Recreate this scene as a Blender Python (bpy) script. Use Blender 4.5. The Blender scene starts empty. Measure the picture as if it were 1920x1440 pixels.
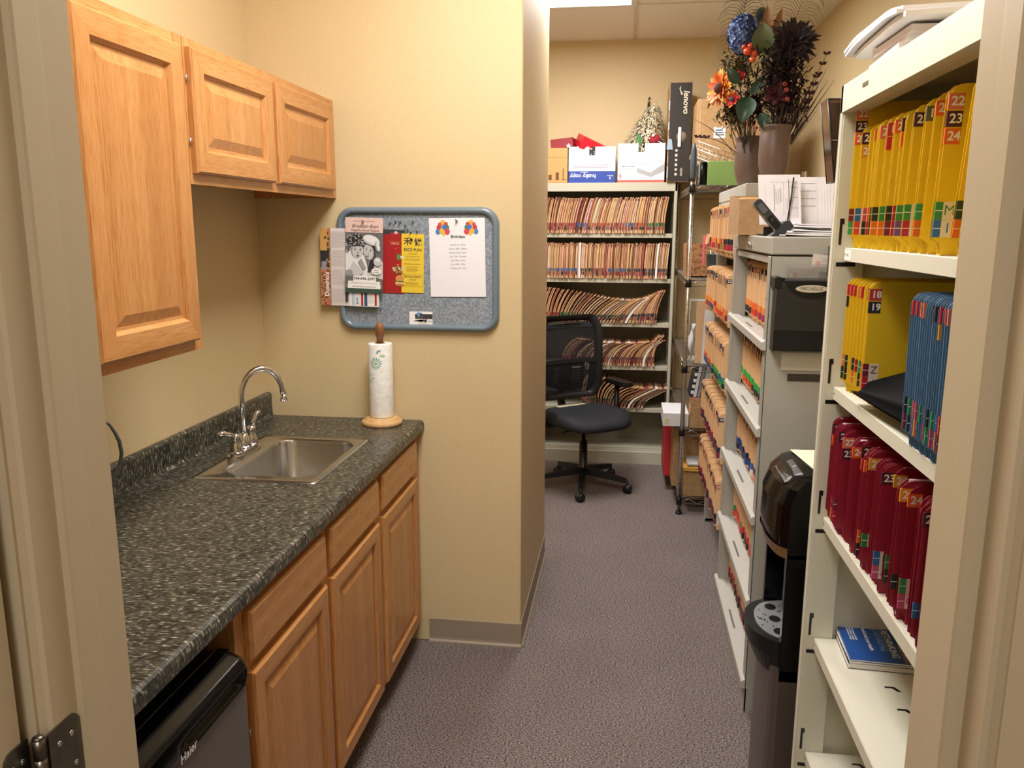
import bpy, bmesh, math, random
from mathutils import Vector as V, Matrix
R_ = random.Random(7)
S = bpy.context.scene
COL = S.collection
# ------------------------------------------------------------------ camera
cam = bpy.data.objects.new('camera', bpy.data.cameras.new('camera'))
COL.objects.link(cam); S.camera = cam
FPX, PITCH, YAW, ROLL, EYE = 1524.0, math.radians(10.94), math.radians(7.87), math.radians(.127), 1.64
cam.data.sensor_fit = 'HORIZONTAL'; cam.data.sensor_width = 36.0
cam.data.lens = FPX / 1920 * 36.0
cam.data.clip_start = .02
_fw = V((-math.sin(YAW)*math.cos(PITCH), math.cos(YAW)*math.cos(PITCH), -math.sin(PITCH)))
_rt = V((math.cos(YAW), math.sin(YAW), 0)); _up = _rt.cross(_fw)
_r2 = _rt*math.cos(ROLL) + _up*math.sin(ROLL); _u2 = _up*math.cos(ROLL) - _rt*math.sin(ROLL)
cam.matrix_world = Matrix(((_r2.x, _u2.x, -_fw.x, 0), (_r2.y, _u2.y, -_fw.y, 0), (_r2.z, _u2.z, -_fw.z, EYE), (0, 0, 0, 1)))
# ------------------------------------------------------------------ world, light, exposure
S.view_settings.view_transform = 'Standard'; S.view_settings.look = 'None'
S.view_settings.gamma = 1.0; S.view_settings.exposure = 0.0
S.view_settings.use_curve_mapping = False
W = bpy.data.worlds.new('world'); S.world = W; W.use_nodes = True
W.node_tree.nodes['Background'].inputs[0].default_value = (1.0, .95, .88, 1)
W.node_tree.nodes['Background'].inputs[1].default_value = .5
CEIL = 2.9
def area(name, loc, sx, sy, power, col=(1, .97, .935), rot=(0, 0, 0)):
    l = bpy.data.lights.new(name, 'AREA'); l.shape = 'RECTANGLE'; l.size = sx; l.size_y = sy
    l.energy = power; l.color = col
    o = bpy.data.objects.new(name, l); o.location = loc; o.rotation_euler = rot; COL.objects.link(o); return o
area('kitchen_troffer_light', (-.34, 1.78, CEIL-.03), .55, 1.15, 43)
area('file_room_troffer_light', (-.30, 4.45, CEIL-.03), .55, 1.15, 56)
area('hall_fill_light', (-.1, -1.1, CEIL-.03), .6, 1.2, 30)  # unseen fill lamp added behind the camera to brighten the door jambs

# ------------------------------------------------------------------ materials
def lin(c):
    return c/12.92 if c <= .04045 else ((c+.055)/1.055)**2.4
def rgb(h):
    if isinstance(h, str):
        h = h.lstrip('#'); return tuple(lin(int(h[i:i+2], 16)/255) for i in (0, 2, 4)) + (1,)
    return tuple(h) + (1,)
_M = {}
def mat(color, rough=.5, metal=0., trans=0., alpha=1., emit=0., bump=None, ior=None, coat=0.):
    key = (color, rough, metal, trans, alpha, emit, bump, coat)
    if key in _M: return _M[key]
    m = bpy.data.materials.new('plain_%s' % str(color).strip('#')); m.use_nodes = True
    nt = m.node_tree; b = nt.nodes['Principled BSDF']
    b.inputs['Base Color'].default_value = rgb(color); b.inputs['Roughness'].default_value = rough
    b.inputs['Metallic'].default_value = metal; b.inputs['Transmission Weight'].default_value = trans
    b.inputs['Alpha'].default_value = alpha; b.inputs['Coat Weight'].default_value = coat
    if ior: b.inputs['IOR'].default_value = ior
    if emit:
        b.inputs['Emission Color'].default_value = rgb(color); b.inputs['Emission Strength'].default_value = emit
    if bump:
        sc, st = bump
        tc = nt.nodes.new('ShaderNodeTexCoord'); n = nt.nodes.new('ShaderNodeTexNoise'); n.inputs['Scale'].default_value = sc
        n.inputs['Detail'].default_value = 3
        bp = nt.nodes.new('ShaderNodeBump'); bp.inputs['Strength'].default_value = st; bp.inputs['Distance'].default_value = .002
        nt.links.new(tc.outputs['Object'], n.inputs['Vector']); nt.links.new(n.outputs['Fac'], bp.inputs['Height'])
        nt.links.new(bp.outputs['Normal'], b.inputs['Normal'])
    _M[key] = m; return m
def nmat(name, layers, rough=.5, metal=0., bumpd=None, spec=None, coat=0.):
    """layers: list of (scale_vec, noise_scale, detail, ramp[(pos,color)...], kind) mixed; the first is the base"""
    m = bpy.data.materials.new(name); m.use_nodes = True; nt = m.node_tree; b = nt.nodes['Principled BSDF']
    b.inputs['Roughness'].default_value = rough; b.inputs['Metallic'].default_value = metal; b.inputs['Coat Weight'].default_value = coat
    tc = nt.nodes.new('ShaderNodeTexCoord'); out = None; last = None
    for sv, ns, det, ramp, mixf in layers:
        mp = nt.nodes.new('ShaderNodeMapping'); mp.inputs['Scale'].default_value = sv
        nt.links.new(tc.outputs['Object'], mp.inputs['Vector'])
        n = nt.nodes.new('ShaderNodeTexNoise'); n.inputs['Scale'].default_value = ns; n.inputs['Detail'].default_value = det
        nt.links.new(mp.outputs['Vector'], n.inputs['Vector'])
        r = nt.nodes.new('ShaderNodeValToRGB'); cr = r.color_ramp
        cr.elements[0].position, cr.elements[0].color = ramp[0][0], rgb(ramp[0][1])
        cr.elements[1].position, cr.elements[1].color = ramp[-1][0], rgb(ramp[-1][1])
        for p, c in ramp[1:-1]:
            e = cr.elements.new(p); e.color = rgb(c)
        nt.links.new(n.outputs['Fac'], r.inputs['Fac']); last = n
        if out is None: out = r.outputs['Color']
        else:
            mx = nt.nodes.new('ShaderNodeMix'); mx.data_type = 'RGBA'
            if isinstance(mixf, str):
                mx.blend_type = mixf; mx.inputs[0].default_value = 1.0
            else: mx.inputs[0].default_value = mixf
            nt.links.new(out, mx.inputs[6]); nt.links.new(r.outputs['Color'], mx.inputs[7]); out = mx.outputs[2]
    nt.links.new(out, b.inputs['Base Color'])
    if bumpd:
        bp = nt.nodes.new('ShaderNodeBump'); bp.inputs['Strength'].default_value = bumpd[0]; bp.inputs['Distance'].default_value = bumpd[1]
        nt.links.new(last.outputs['Fac'], bp.inputs['Height']); nt.links.new(bp.outputs['Normal'], b.inputs['Normal'])
    return m
def oak(name, sv, cols=('#B87F47', '#C58C53', '#D09A61')):
    m = nmat(name, [(sv, 3.2, 3, [(.25, cols[0]), (.5, cols[1]), (.75, cols[2])], 0),
                    (tuple(k*3 for k in sv), 34, 2, [(.32, '#E4D2BA'), (.55, '#FFFFFF')], 'MULTIPLY')], rough=.36, coat=.2, bumpd=(.05, .001))
    for n in m.node_tree.nodes:
        if n.type == 'TEX_NOISE': n.inputs['Distortion'].default_value = 1.6 if n.inputs['Scale'].default_value < 10 else .2
    return m
OAKV = oak('oak_grain_upright', (4, 4, .16)); OAKH = oak('oak_grain_along', (4, .16, 4))
def oakb(name, sv): return oak(name, sv, ('#B27842', '#BF864D', '#CC945A'))  # same oak for the base cabinets, their shade put into the colours
OAKBV = oakb('shaded_oak_grain_upright', (4, 4, .16)); OAKBH = oakb('shaded_oak_grain_along', (4, .16, 4))
WALLM = nmat('painted_wall', [((1, 1, 1), 1.2, 2, [(.3, '#D5BE92'), (.7, '#D9C398')], 0), ((1, 1, 1), 260, 2, [(.3, '#F8F8F8'), (.7, '#FFFFFF')], 'MULTIPLY')], rough=.6, bumpd=(.12, .001))
CARPET = nmat('carpet_loops', [((1, 1, 1), 3, 2, [(.3, '#948A87'), (.7, '#9C928F')], 0),
                          ((1, 1.7, 1), 150, 2, [(.36, '#565052'), (.5, '#C4BDBB'), (.64, '#FFFAF8')], 'MULTIPLY')], rough=.95, bumpd=(.8, .006))
STONE = nmat('dark_laminate', [((1, 1, 1), 26, 4, [(.35, '#2A2B26'), (.65, '#47463D')], 0),
                          ((1.0, 3.2, 1), 62, 4, [(.50, '#000000'), (.60, '#5A564A'), (.70, '#B5AF9C')], 'ADD'),
                          ((2.2, 1, 1), 48, 3, [(.30, '#8A8A84'), (.55, '#FFFFFF')], 'MULTIPLY')], rough=.33)
TILE = nmat('ceiling_tile', [((1, 1, 1), 130, 3, [(.3, '#EEE8E0'), (.6, '#F8F4EE')], 0)], rough=.9, bumpd=(.3, .003))
FELT = nmat('blue_grey_felt', [((1, 1, 1), 160, 4, [(.3, '#6F7A86'), (.5, '#8A939E'), (.72, '#AAB2BA')], 0)], rough=.95)
CARD = nmat('brown_cardboard', [((1, 1, 1), 30, 3, [(.3, '#A8845A'), (.7, '#B8936A')], 0)], rough=.85)
STEEL = nmat('brushed_steel', [((.3, 8, 8), 60, 3, [(.3, '#B4B4B4'), (.7, '#C6C6C6')], 0)], rough=.24, metal=1)
JAMB = mat('#C6B597', .45); TANMET = mat('#D8D3BC', .42); TANIN = mat('#C9C4AC', .5)
GREYMET = mat('#A9A79E', .4); GREYLT = mat('#BDBBB4', .4)
WHITE = mat('#EDEBE8', .7); PAPER = mat('#F0ECEA', .8); BLACK = mat('#0B0B0D', .35); GLOSSBLACK = mat('#040405', .16); GLOSSBLACK.node_tree.nodes['Principled BSDF'].inputs['Specular IOR Level'].default_value = .3; CHROME = mat('#D8D8D8', .12, 1.)
MANILA = nmat('manila_card', [((1, 1, 1), 8, 3, [(.3, '#E6BC8C'), (.7, '#EEC799')], 0)], rough=.75)
BASEB = mat('#9A8B78', .5); DARKPLAS = mat('#17171A', .5)

# ------------------------------------------------------------------ mesh builder
CORD = [(-1.365, 1.928, 1.136), (-1.35, 1.939, 1.119), (-1.335, 1.937, 1.098), (-1.325, 1.937, 1.075), (-1.32, 1.934, 1.044), (-1.325, 1.931, 1.015), (-1.33, 1.914, 0.993), (-1.335, 1.889, 0.976), (-1.335, 1.869, 0.9185)]
X, Y, Z = V((1, 0, 0)), V((0, 1, 0)), V((0, 0, 1))
_TXT = {}
def text_mesh(s, bold=0., shear=0.):
    k = (s, bold, shear)
    if k not in _TXT:
        c = bpy.data.curves.new('writing', 'FONT'); c.body = s; c.size = 1; c.align_x = 'CENTER'; c.align_y = 'CENTER'
        c.fill_mode = 'FRONT'; c.offset = bold; c.shear = shear; c.resolution_u = 3
        o = bpy.data.objects.new('writing', c); COL.objects.link(o)
        dg = bpy.context.evaluated_depsgraph_get(); me = bpy.data.meshes.new_from_object(o.evaluated_get(dg))
        _TXT[k] = ([v.co.copy() for v in me.vertices], [list(p.vertices) for p in me.polygons])
        bpy.data.objects.remove(o); bpy.data.curves.remove(c); bpy.data.meshes.remove(me)
    return _TXT[k]
class MB:
    def __init__(s): s.v = []; s.f = []; s.m = []; s.sm = []; s.mats = []
    def mi(s, m):
        if m not in s.mats: s.mats.append(m)
        return s.mats.index(m)
    def add(s, vs, fs, m, smooth=False, mlist=None):
        o = len(s.v); s.v += [V(p) for p in vs]; k = s.mi(m)
        for i, f in enumerate(fs):
            s.f.append([o+a for a in f]); s.m.append(s.mi(mlist[i]) if mlist else k); s.sm.append(smooth)
        return s
    def box(s, a, b, m, bev=0., seg=1, rot=None, piv=None):
        x0, y0, z0 = a; x1, y1, z1 = b
        if x0 > x1: x0, x1 = x1, x0
        if y0 > y1: y0, y1 = y1, y0
        if z0 > z1: z0, z1 = z1, z0
        vs = [V(p) for p in ((x0, y0, z0), (x1, y0, z0), (x1, y1, z0), (x0, y1, z0), (x0, y0, z1), (x1, y0, z1), (x1, y1, z1), (x0, y1, z1))]
        fs = [(0, 3, 2, 1), (4, 5, 6, 7), (0, 1, 5, 4), (1, 2, 6, 5), (2, 3, 7, 6), (3, 0, 4, 7)]
        if bev > 0:
            bm = bmesh.new(); bv = [bm.verts.new(p) for p in vs]
            for f in fs: bm.faces.new([bv[i] for i in f])
            bmesh.ops.bevel(bm, geom=list(bm.edges), offset=bev, segments=seg, affect='EDGES', profile=.5)
            bm.verts.index_update(); vs = [q.co.copy() for q in bm.verts]; fs = [[q.index for q in f.verts] for f in bm.faces]; bm.free()
        if rot is not None:
            p = V(piv) if piv is not None else sum(vs, V())/len(vs)
            vs = [rot @ (q-p) + p for q in vs]
        return s.add(vs, fs, m, bev > 0 and seg > 1)
    def extr(s, poly, o, u, v, n, t, m, side=None, smooth=False):
        o = V(o); a = [o+u*p[0]+v*p[1] for p in poly]; b = [q+n*t for q in a]; k = len(poly)
        fs = [list(range(k))[::-1], list(range(k, 2*k))] + [[i, (i+1) % k, k+(i+1) % k, k+i] for i in range(k)]
        if side is None: return s.add(a+b, fs, m, smooth)
        return s.add(a+b, fs, m, smooth, [m, m]+[side]*k)
    def tube(s, pts, r, m, n=8, closed=False, cap=True):
        pts = [V(p) for p in pts]; rs = r if isinstance(r, (list, tuple)) else [r]*len(pts); K = len(pts)
        vs = []; pr = None
        for i, p in enumerate(pts):
            t = (pts[(i+1) % K]-pts[i-1]) if closed else (pts[min(i+1, K-1)]-pts[max(i-1, 0)])
            if t.length < 1e-9: t = Z.copy()
            t.normalize()
            if pr is None:
                pr = t.cross(Z if abs(t.z) < .9 else X).normalized()
            else:
                pr = pr - t*pr.dot(t)
                pr = pr.normalized() if pr.length > 1e-6 else t.orthogonal().normalized()
            q = t.cross(pr)
            for j in range(n):
                a = 2*math.pi*j/n; vs.append(p+(pr*math.cos(a)+q*math.sin(a))*rs[i])
        fs = []
        for i in range(K if closed else K-1):
            for j in range(n):
                a, b = i*n+j, i*n+(j+1) % n; c, d = ((i+1) % K)*n+(j+1) % n, ((i+1) % K)*n+j
                fs.append((a, b, c, d))
        if cap and not closed: fs += [list(range(n))[::-1], list(range((K-1)*n, K*n))]
        return s.add(vs, fs, m, True)
    def lathe(s, prof, c, m, n=24, axis=Z, smooth=True, cap=True):
        c = V(c); u = axis.orthogonal().normalized() if axis != Z else X; w = axis.cross(u)
        vs = []; fs = []; K = len(prof)
        for r, h in prof:
            for j in range(n):
                a = 2*math.pi*j/n; vs.append(c+axis*h+(u*math.cos(a)+w*math.sin(a))*r)
        for i in range(K-1):
            for j in range(n): fs.append((i*n+j, i*n+(j+1) % n, (i+1)*n+(j+1) % n, (i+1)*n+j))
        if cap: fs += [list(range(n))[::-1], list(range((K-1)*n, K*n))]
        return s.add(vs, fs, m, smooth)
    def ball(s, c, r, m, sx=1, sy=1, sz=1, n=12, rot=None):
        vs = []; fs = []; k = max(4, n//2)
        for i in range(k+1):
            ph = math.pi*i/k
            for j in range(n):
                a = 2*math.pi*j/n; p = V((math.sin(ph)*math.cos(a)*sx, math.sin(ph)*math.sin(a)*sy, math.cos(ph)*sz))*r
                vs.append((rot @ p if rot is not None else p)+V(c))
        for i in range(k):
            for j in range(n): fs.append((i*n+j, (i+1)*n+j, (i+1)*n+(j+1) % n, i*n+(j+1) % n))
        return s.add(vs, fs, m, True)
    def text(s, t, c, u, v, size, m, bold=.0, shear=0., sx=1.):
        vs, fs = text_mesh(t, bold, shear); c = V(c)
        return s.add([c+u*(p.x*size*sx)+v*(p.y*size) for p in vs], fs, m)
    def grid(s, fn, nu, nv, m, smooth=True):
        vs = [fn(i/nu, j/nv) for j in range(nv+1) for i in range(nu+1)]
        return s.add(vs, [(j*(nu+1)+i, j*(nu+1)+i+1, (j+1)*(nu+1)+i+1, (j+1)*(nu+1)+i) for j in range(nv) for i in range(nu)], m, smooth)
    def xf(s, M):
        s.v = [M @ p for p in s.v]; return s
    def mesh(s, name, off=V()):
        me = bpy.data.meshes.new(name); me.from_pydata([tuple(p-off) for p in s.v], [], s.f)
        for m in s.mats: me.materials.append(m)
        me.polygons.foreach_set('material_index', s.m); me.polygons.foreach_set('use_smooth', s.sm); me.update()
        return me
    def build(s, name, parent=None, world=True, loc=None, label=None):
        """mesh coordinates are world coordinates; the origin goes to the parent's base (or loc)"""
        off = ORG.get(parent.name, V()) if parent else (V(loc) if loc is not None else V())
        if not world: off = V()
        o = bpy.data.objects.new(name, s.mesh(name, off)); COL.objects.link(o)
        if parent: o.parent = parent; ORG[o.name] = ORG.get(parent.name, V())
        elif loc is not None: o.location = loc; ORG[o.name] = V(loc)
        if label: o['label'] = label
        return o
ORG = {}
def tag(o, label, cat, group=None):
    o['label'] = label; o['category'] = cat
    if group: o['group'] = group
    return o
def thing(name, loc, label, cat, group=None):
    o = bpy.data.objects.new(name, None); o.empty_display_size = .05; COL.objects.link(o); o.location = loc; ORG[o.name] = V(loc)
    return tag(o, label, cat, group)
def struct(b, name):
    o = b.build(name); o['kind'] = 'structure'; return o
def ngon(n, rx, ry, cx=0, cy=0, a0=0):
    return [(cx+rx*math.cos(a0+2*math.pi*i/n), cy+ry*math.sin(a0+2*math.pi*i/n)) for i in range(n)]
def rrect(w, h, r, k=6, cx=0, cy=0):
    p = []
    for qx, qy, a in ((1, 1, 0), (-1, 1, 90), (-1, -1, 180), (1, -1, 270)):
        for i in range(k+1):
            t = math.radians(a+90*i/k); p.append((cx+qx*(w/2-r)+r*math.cos(t), cy+qy*(h/2-r)+r*math.sin(t)))
    return p
def copy_tree(o, parent=None):
    c = o.copy(); COL.objects.link(c); c.parent = parent
    for ch in o.children: copy_tree(ch, c)
    return c
class Sheet:
    """flat printed thing: paper with inks laid on it, in millimetres from its centre"""
    def __init__(s, c, u, v, w, h, paper=PAPER, t=.0006, ang=0.):
        s.b = MB(); u, v = V(u).normalized(), V(v).normalized()
        a = math.radians(ang); s.u = u*math.cos(a)+v*math.sin(a); s.v = v*math.cos(a)-u*math.sin(a)
        s.n = s.u.cross(s.v); s.c = V(c); s.l = 0
        s.b.extr([(-w/2, -h/2), (w/2, -h/2), (w/2, h/2), (-w/2, h/2)], s.c-s.n*t, s.u, s.v, s.n, t, paper)
    def poly(s, pts, m):
        s.l += 1; e = .00004*s.l+.0001
        s.b.add([s.c+s.u*(x/1000)+s.v*(y/1000)+s.n*e for x, y in pts], [list(range(len(pts)))], m); return s
    def rect(s, x0, y0, x1, y1, m): return s.poly([(x0, y0), (x1, y0), (x1, y1), (x0, y1)], m)
    def oval(s, x, y, rx, ry, m, a=0, n=16):
        ca, sa = math.cos(math.radians(a)), math.sin(math.radians(a))
        return s.poly([(x+p*ca-q*sa, y+p*sa+q*ca) for p, q in ngon(n, rx, ry)], m)
    def text(s, t, x, y, size, m, bold=0., shear=0., ang=0., sx=1.):
        s.l += 1; a = math.radians(ang); u = s.u*math.cos(a)+s.v*math.sin(a); v = s.v*math.cos(a)-s.u*math.sin(a)
        s.b.text(t, s.c+s.u*(x/1000)+s.v*(y/1000)+s.n*(.00004*s.l+.0001), u, v, size/1000, m, bold, shear, sx); return s
    def lines(s, x0, x1, y0, y1, n, m, th=.6, rag=.3, vert=False):
        for i in range(n):
            y = y0+(y1-y0)*(i+.5)/n; e = x1-(x1-x0)*rag*R_.random()
            if vert: s.rect(y-th/2, x0, y+th/2, e, m)
            else: s.rect(x0, y-th/2, e, y+th/2, m)
        return s

# ================================================================== THE ROOM
WL, WEND, PIL, PILX, WB, WR, DY = -1.375, 2.952, 3.90, -.372, 5.96, 1.17, .83
HALLY = -2.6
b = MB(); b.box((-2.6, HALLY, -.05), (WR+.1, WB+.1, 0), CARPET); struct(b, 'floor')
b = MB(); b.box((-2.6, HALLY, CEIL), (WR+.1, WB+.1, CEIL+.04), TILE)
TBAR = mat('#D9CFC4', .5)
for x in (-1.2, -.59, .02, .63): b.box((x-.012, DY, CEIL-.004), (x+.012, WB, CEIL), TBAR)
for y in (1.36, 2.58, 3.83, 5.05): b.box((WL, y-.012, CEIL-.0045), (WR, y+.012, CEIL), TBAR)
struct(b, 'ceiling')
b = MB(); b.box((WL-.1, DY, 0), (WL, WEND, CEIL), WALLM); struct(b, 'wall_left')
b = MB(); b.box((WL-.1, WEND, 0), (PILX, PIL, CEIL), WALLM, .004)
struct(b, 'wall_end')
b = MB(); b.box((-2.6, WB, 0), (WR+.1, WB+.1, CEIL), WALLM); struct(b, 'wall_back')
b = MB(); b.box((WR, HALLY, 0), (WR+.1, WB, CEIL), WALLM); struct(b, 'wall_right')
b = MB(); b.box((-2.7, PIL, 0), (-2.6, WB, CEIL), WALLM); b.box((-2.6, PIL-.1, 0), (WL-.1, PIL, CEIL), WALLM); struct(b, 'wall_side')
JL, JR = -.586, .325
b = MB(); b.box((-2.6, .705, 0), (JL-.02, .80, CEIL), WALLM); b.box((JR+.02, .705, 0), (WR, .80, CEIL), WALLM)
b.box((JL-.02, .705, 2.15), (JR+.02, .80, CEIL), WALLM); struct(b, 'wall_front')
b = MB(); b.box((-2.6, HALLY-.1, 0), (WR+.1, HALLY, CEIL), WALLM); b.box((-2.7, HALLY, 0), (-2.6, .7, CEIL), WALLM); struct(b, 'wall_hall')
# vinyl base, coved foot
def base_prof(): return [(0, 0), (.012, 0), (.011, .006), (.005, .012), (.0035, .02), (.0035, .098), (.002, .1), (0, .1)]
b = MB(); b.extr(base_prof(), (-.74, WEND, 0), -Y, Z, X, abs(PILX+.74)+.004, BASEB)
struct(b, 'baseboard_end')
b = MB(); b.extr(base_prof(), (PILX, WEND-.004, 0), X, Z, Y, PIL-WEND+.004, BASEB); struct(b, 'baseboard_passage')
b = MB(); b.extr(base_prof(), (PILX+.01, WB, 0), -Y, Z, X, 1.5, BASEB); struct(b, 'baseboard_back')
# hollow metal door frame: face, rabbet, stop, rabbet
fr = MB()
def jamb(sg, xo):
    # profile in plan, xo = rabbet surface, stop stands .016 proud
    k = .009 if sg > 0 else .016
    P = [(-.052, .690), (-.010, .690), (-.010, .694), (-.005, .700), (0, .702), (0, .740), (k-.001, .740), (k+.0008, .743), (k+.0002, .775), (k, .779), (k, .823), (-.052, .823)]
    P = [(xo+sg*p, q) for p, q in P]
    fr.extr(P, (0, 0, 0), X, Y, Z, 2.18, JAMB)
jamb(1, JL); jamb(-1, JR)
fr.box((JL, .69, 2.13), (JR, .74, 2.18), JAMB); fr.box((JL, .74, 2.114), (JR, .823, 2.18), JAMB)
fo = struct(fr, 'door_1_frame')
# door leaf swung flat against the hall wall
dl = MB(); dl.box((-1.49, .632, .01), (-.603, .677, 2.12), JAMB, .002)
do = struct(dl, 'door_1')
hb = MB(); HM = nmat('satin_nickel', [((1, 1, 1), 40, 2, [(.3, '#6E6A62'), (.7, '#7D786F')], 0)], rough=.33, metal=1)
hz = 1.118
def leaf(x, y0, y1, z1, h=.114):
    r = .012; s_ = 1 if y1 > y0 else -1
    P = [(y0, z1-h), (y1-s_*r, z1-h)] + [(y1-s_*r+s_*r*math.cos(a), z1-h+r-r*math.sin(-a)*-1 if 0 else z1-h+r+r*math.sin(a)) for a in [-math.pi/2+math.pi/2*i/5 for i in range(6)]]
    P += [(y1-s_*r+s_*r*math.cos(a), z1-r+r*math.sin(a)) for a in [math.pi/2*i/5 for i in range(6)]] + [(y0, z1)]
    hb.extr(P, (x, 0, 0), Y, Z, X, .0025, HM)
    for dz in (.02, .057, .094):
        for k in ((.3, .7) if dz != .057 else (.75,)):
            y = y0+(y1-y0)*k; hb.lathe([(.0001, .0008), (.003, .001), (.0034, 0)], (x+.0025, y, z1-h+dz), CHROME, 10, X)
leaf(JL, .690, .738, hz); leaf(-.603, .682, .648, hz-.0)
for i in range(5):
    z0 = hz-.114+i*.0228; hb.lathe([(.0064, 0), (.0064, .0218)], (-.590, .6835, z0), HM, 14)
hb.ball((-.590, .6835, hz), .0062, HM, 1, 1, .5)
hg = hb.build('hinge', do, label='satin nickel butt hinge with rounded leaves')
# ceiling light fixture seen over the file room, the one over the kitchen, and an unseen one added in the hall
DIFF = mat('#FFFFFF', .4, emit=3.2)
def troffer(x, y, z, label):
    t = thing('ceiling_light', (x, y, z), label, 'ceiling light')
    f = MB()
    for q in ((-.305, -.61, -.275, .61), (.275, -.61, .305, .61), (-.275, -.61, .275, -.585), (-.275, .585, .275, .61)):
        f.box((x+q[0], y+q[1], z-.012), (x+q[2], y+q[3], z), WHITE)
    f.build('frame', t)
    d = MB(); d.box((x-.275, y-.585, z-.008), (x+.275, y+.585, z-.004), DIFF); d.build('diffuser', t)
troffer(-.285, 4.44, CEIL, 'lit white rectangular troffer in the ceiling above the file room')
troffer(-.34, 1.78, CEIL, 'lit white troffer in the ceiling over the kitchen counter')
troffer(-.1, -1.1, CEIL, 'unseen lit white troffer added in the hall ceiling as fill light')

# ================================================================== CABINETS
def raised(b, o, u, v, n, w, h, fw=.056, mv=OAKV, mh=OAKH):
    """cabinet door or drawer front: slab with a recessed, bevelled panel"""
    o = V(o)
    L = [(0, -.002), (0, .013), (.005, .019), (fw-.004, .019), (fw, .0145), (fw+.004, .0085), (fw+.012, .0085), (fw+.036, .0165), (fw+.037, .0165)]
    vs = []
    for ins, d in L:
        for a, c in ((ins, ins), (w-ins, ins), (w-ins, h-ins), (ins, h-ins)): vs.append(o+u*a+v*c+n*d)
    fs = []; ml = []
    for i in range(len(L)-1):
        for j in range(4):
            fs.append((i*4+j, i*4+(j+1) % 4, (i+1)*4+(j+1) % 4, (i+1)*4+j))
            ml.append(mh if (j % 2 == 0 and i < 6) else mv)
    k = (len(L)-1)*4; fs.append((k, k+1, k+2, k+3)); ml.append(mv)
    fs.append((3, 2, 1, 0)); ml.append(mv)
    b.add(vs, fs, mv, False, ml)
def slabfront(b, o, u, v, n, w, h, m):
    o = V(o); L = [(0, -.002), (0, .012), (.007, .019)]
    vs = [o+u*a+v*c+n*d for ins, d in L for a, c in ((ins, ins), (w-ins, ins), (w-ins, h-ins), (ins, h-ins))]
    fs = [(i*4+j, i*4+(j+1) % 4, (i+1)*4+(j+1) % 4, (i+1)*4+j) for i in range(2) for j in range(4)]+[(8, 9, 10, 11), (3, 2, 1, 0)]
    b.add(vs, fs, m)
def hinge_pin(t, x, y, z):
    h = MB(); h.box((x, y-.002, z-.003), (x+.004, y+.002, z+.003), CHROME, .0006); h.tube([(x+.002, y, z-.010), (x+.002, y, z+.010)], .0016, CHROME, 6)
    h.build('hinge', t)
# upper cabinets; face frame at x = UF
UF = -1.063
def upper(y0, y1, z0, z1, label, doors, name='wall_cabinet'):
    t = thing(name, (WL, (y0+y1)/2, z0), label, 'cabinet', 'oak wall cabinets')
    c = MB(); g = .018
    c.box((WL+.001, y0+.0005, z0+.028), (UF-g, y0+.013, z1), OAKV); c.box((WL+.001, y1-.013, z0), (UF-g, y1-.0005, z1), OAKV)
    c.box((WL+.001, y0+.013, z0+.028), (UF-g, y1-.013, z0+.04), OAKH); c.box((WL+.001, y0+.013, z1-.013), (UF-g, y1-.013, z1), OAKH)
    c.box((WL+.001, y0+.013, z0+.04), (WL+.007, y1-.013, z1-.013), OAKV)
    c.build('carcass', t)
    f = MB(); fw = .04
    f.box((UF-g, y0+.0005, z0), (UF, y0+fw, z1), OAKV); f.box((UF-g, y1-fw, z0), (UF, y1-.0005, z1), OAKV)
    f.box((UF-g, y0+fw, z0), (UF-.0004, y1-fw, z0+fw), OAKH); f.box((UF-g, y0+fw, z1-fw), (UF-.0004, y1-fw, z1), OAKH)
    if len(doors) == 2:
        m = (doors[0][1]+doors[1][0])/2; f.box((UF-g, m-.02, z0+fw), (UF-.0008, m+.02, z1-fw), OAKV)
    f.build('face_frame', t)
    for (a, c_, p, q) in doors:
        d = MB(); raised(d, (UF, a, p), Y, Z, X, c_-a, q-p); dd = d.build('door', t)
        for zz in (p+(q-p)*.25, q-(q-p)*.25): hinge_pin(dd, UF+.001, a-.004 if name else c_, zz)
upper(1.455, 1.925, 1.335, 2.085, 'tall oak wall cabinet with one long raised-panel door beside the doorway', [(1.497, 1.892, 1.362, 2.058)])
upper(1.926, 2.951, 1.742, 2.085, 'short wide oak wall cabinet with two small raised-panel doors above the sink', [(1.936, 2.395, 1.768, 2.062), (2.425, 2.905, 1.768, 2.062)])
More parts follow.
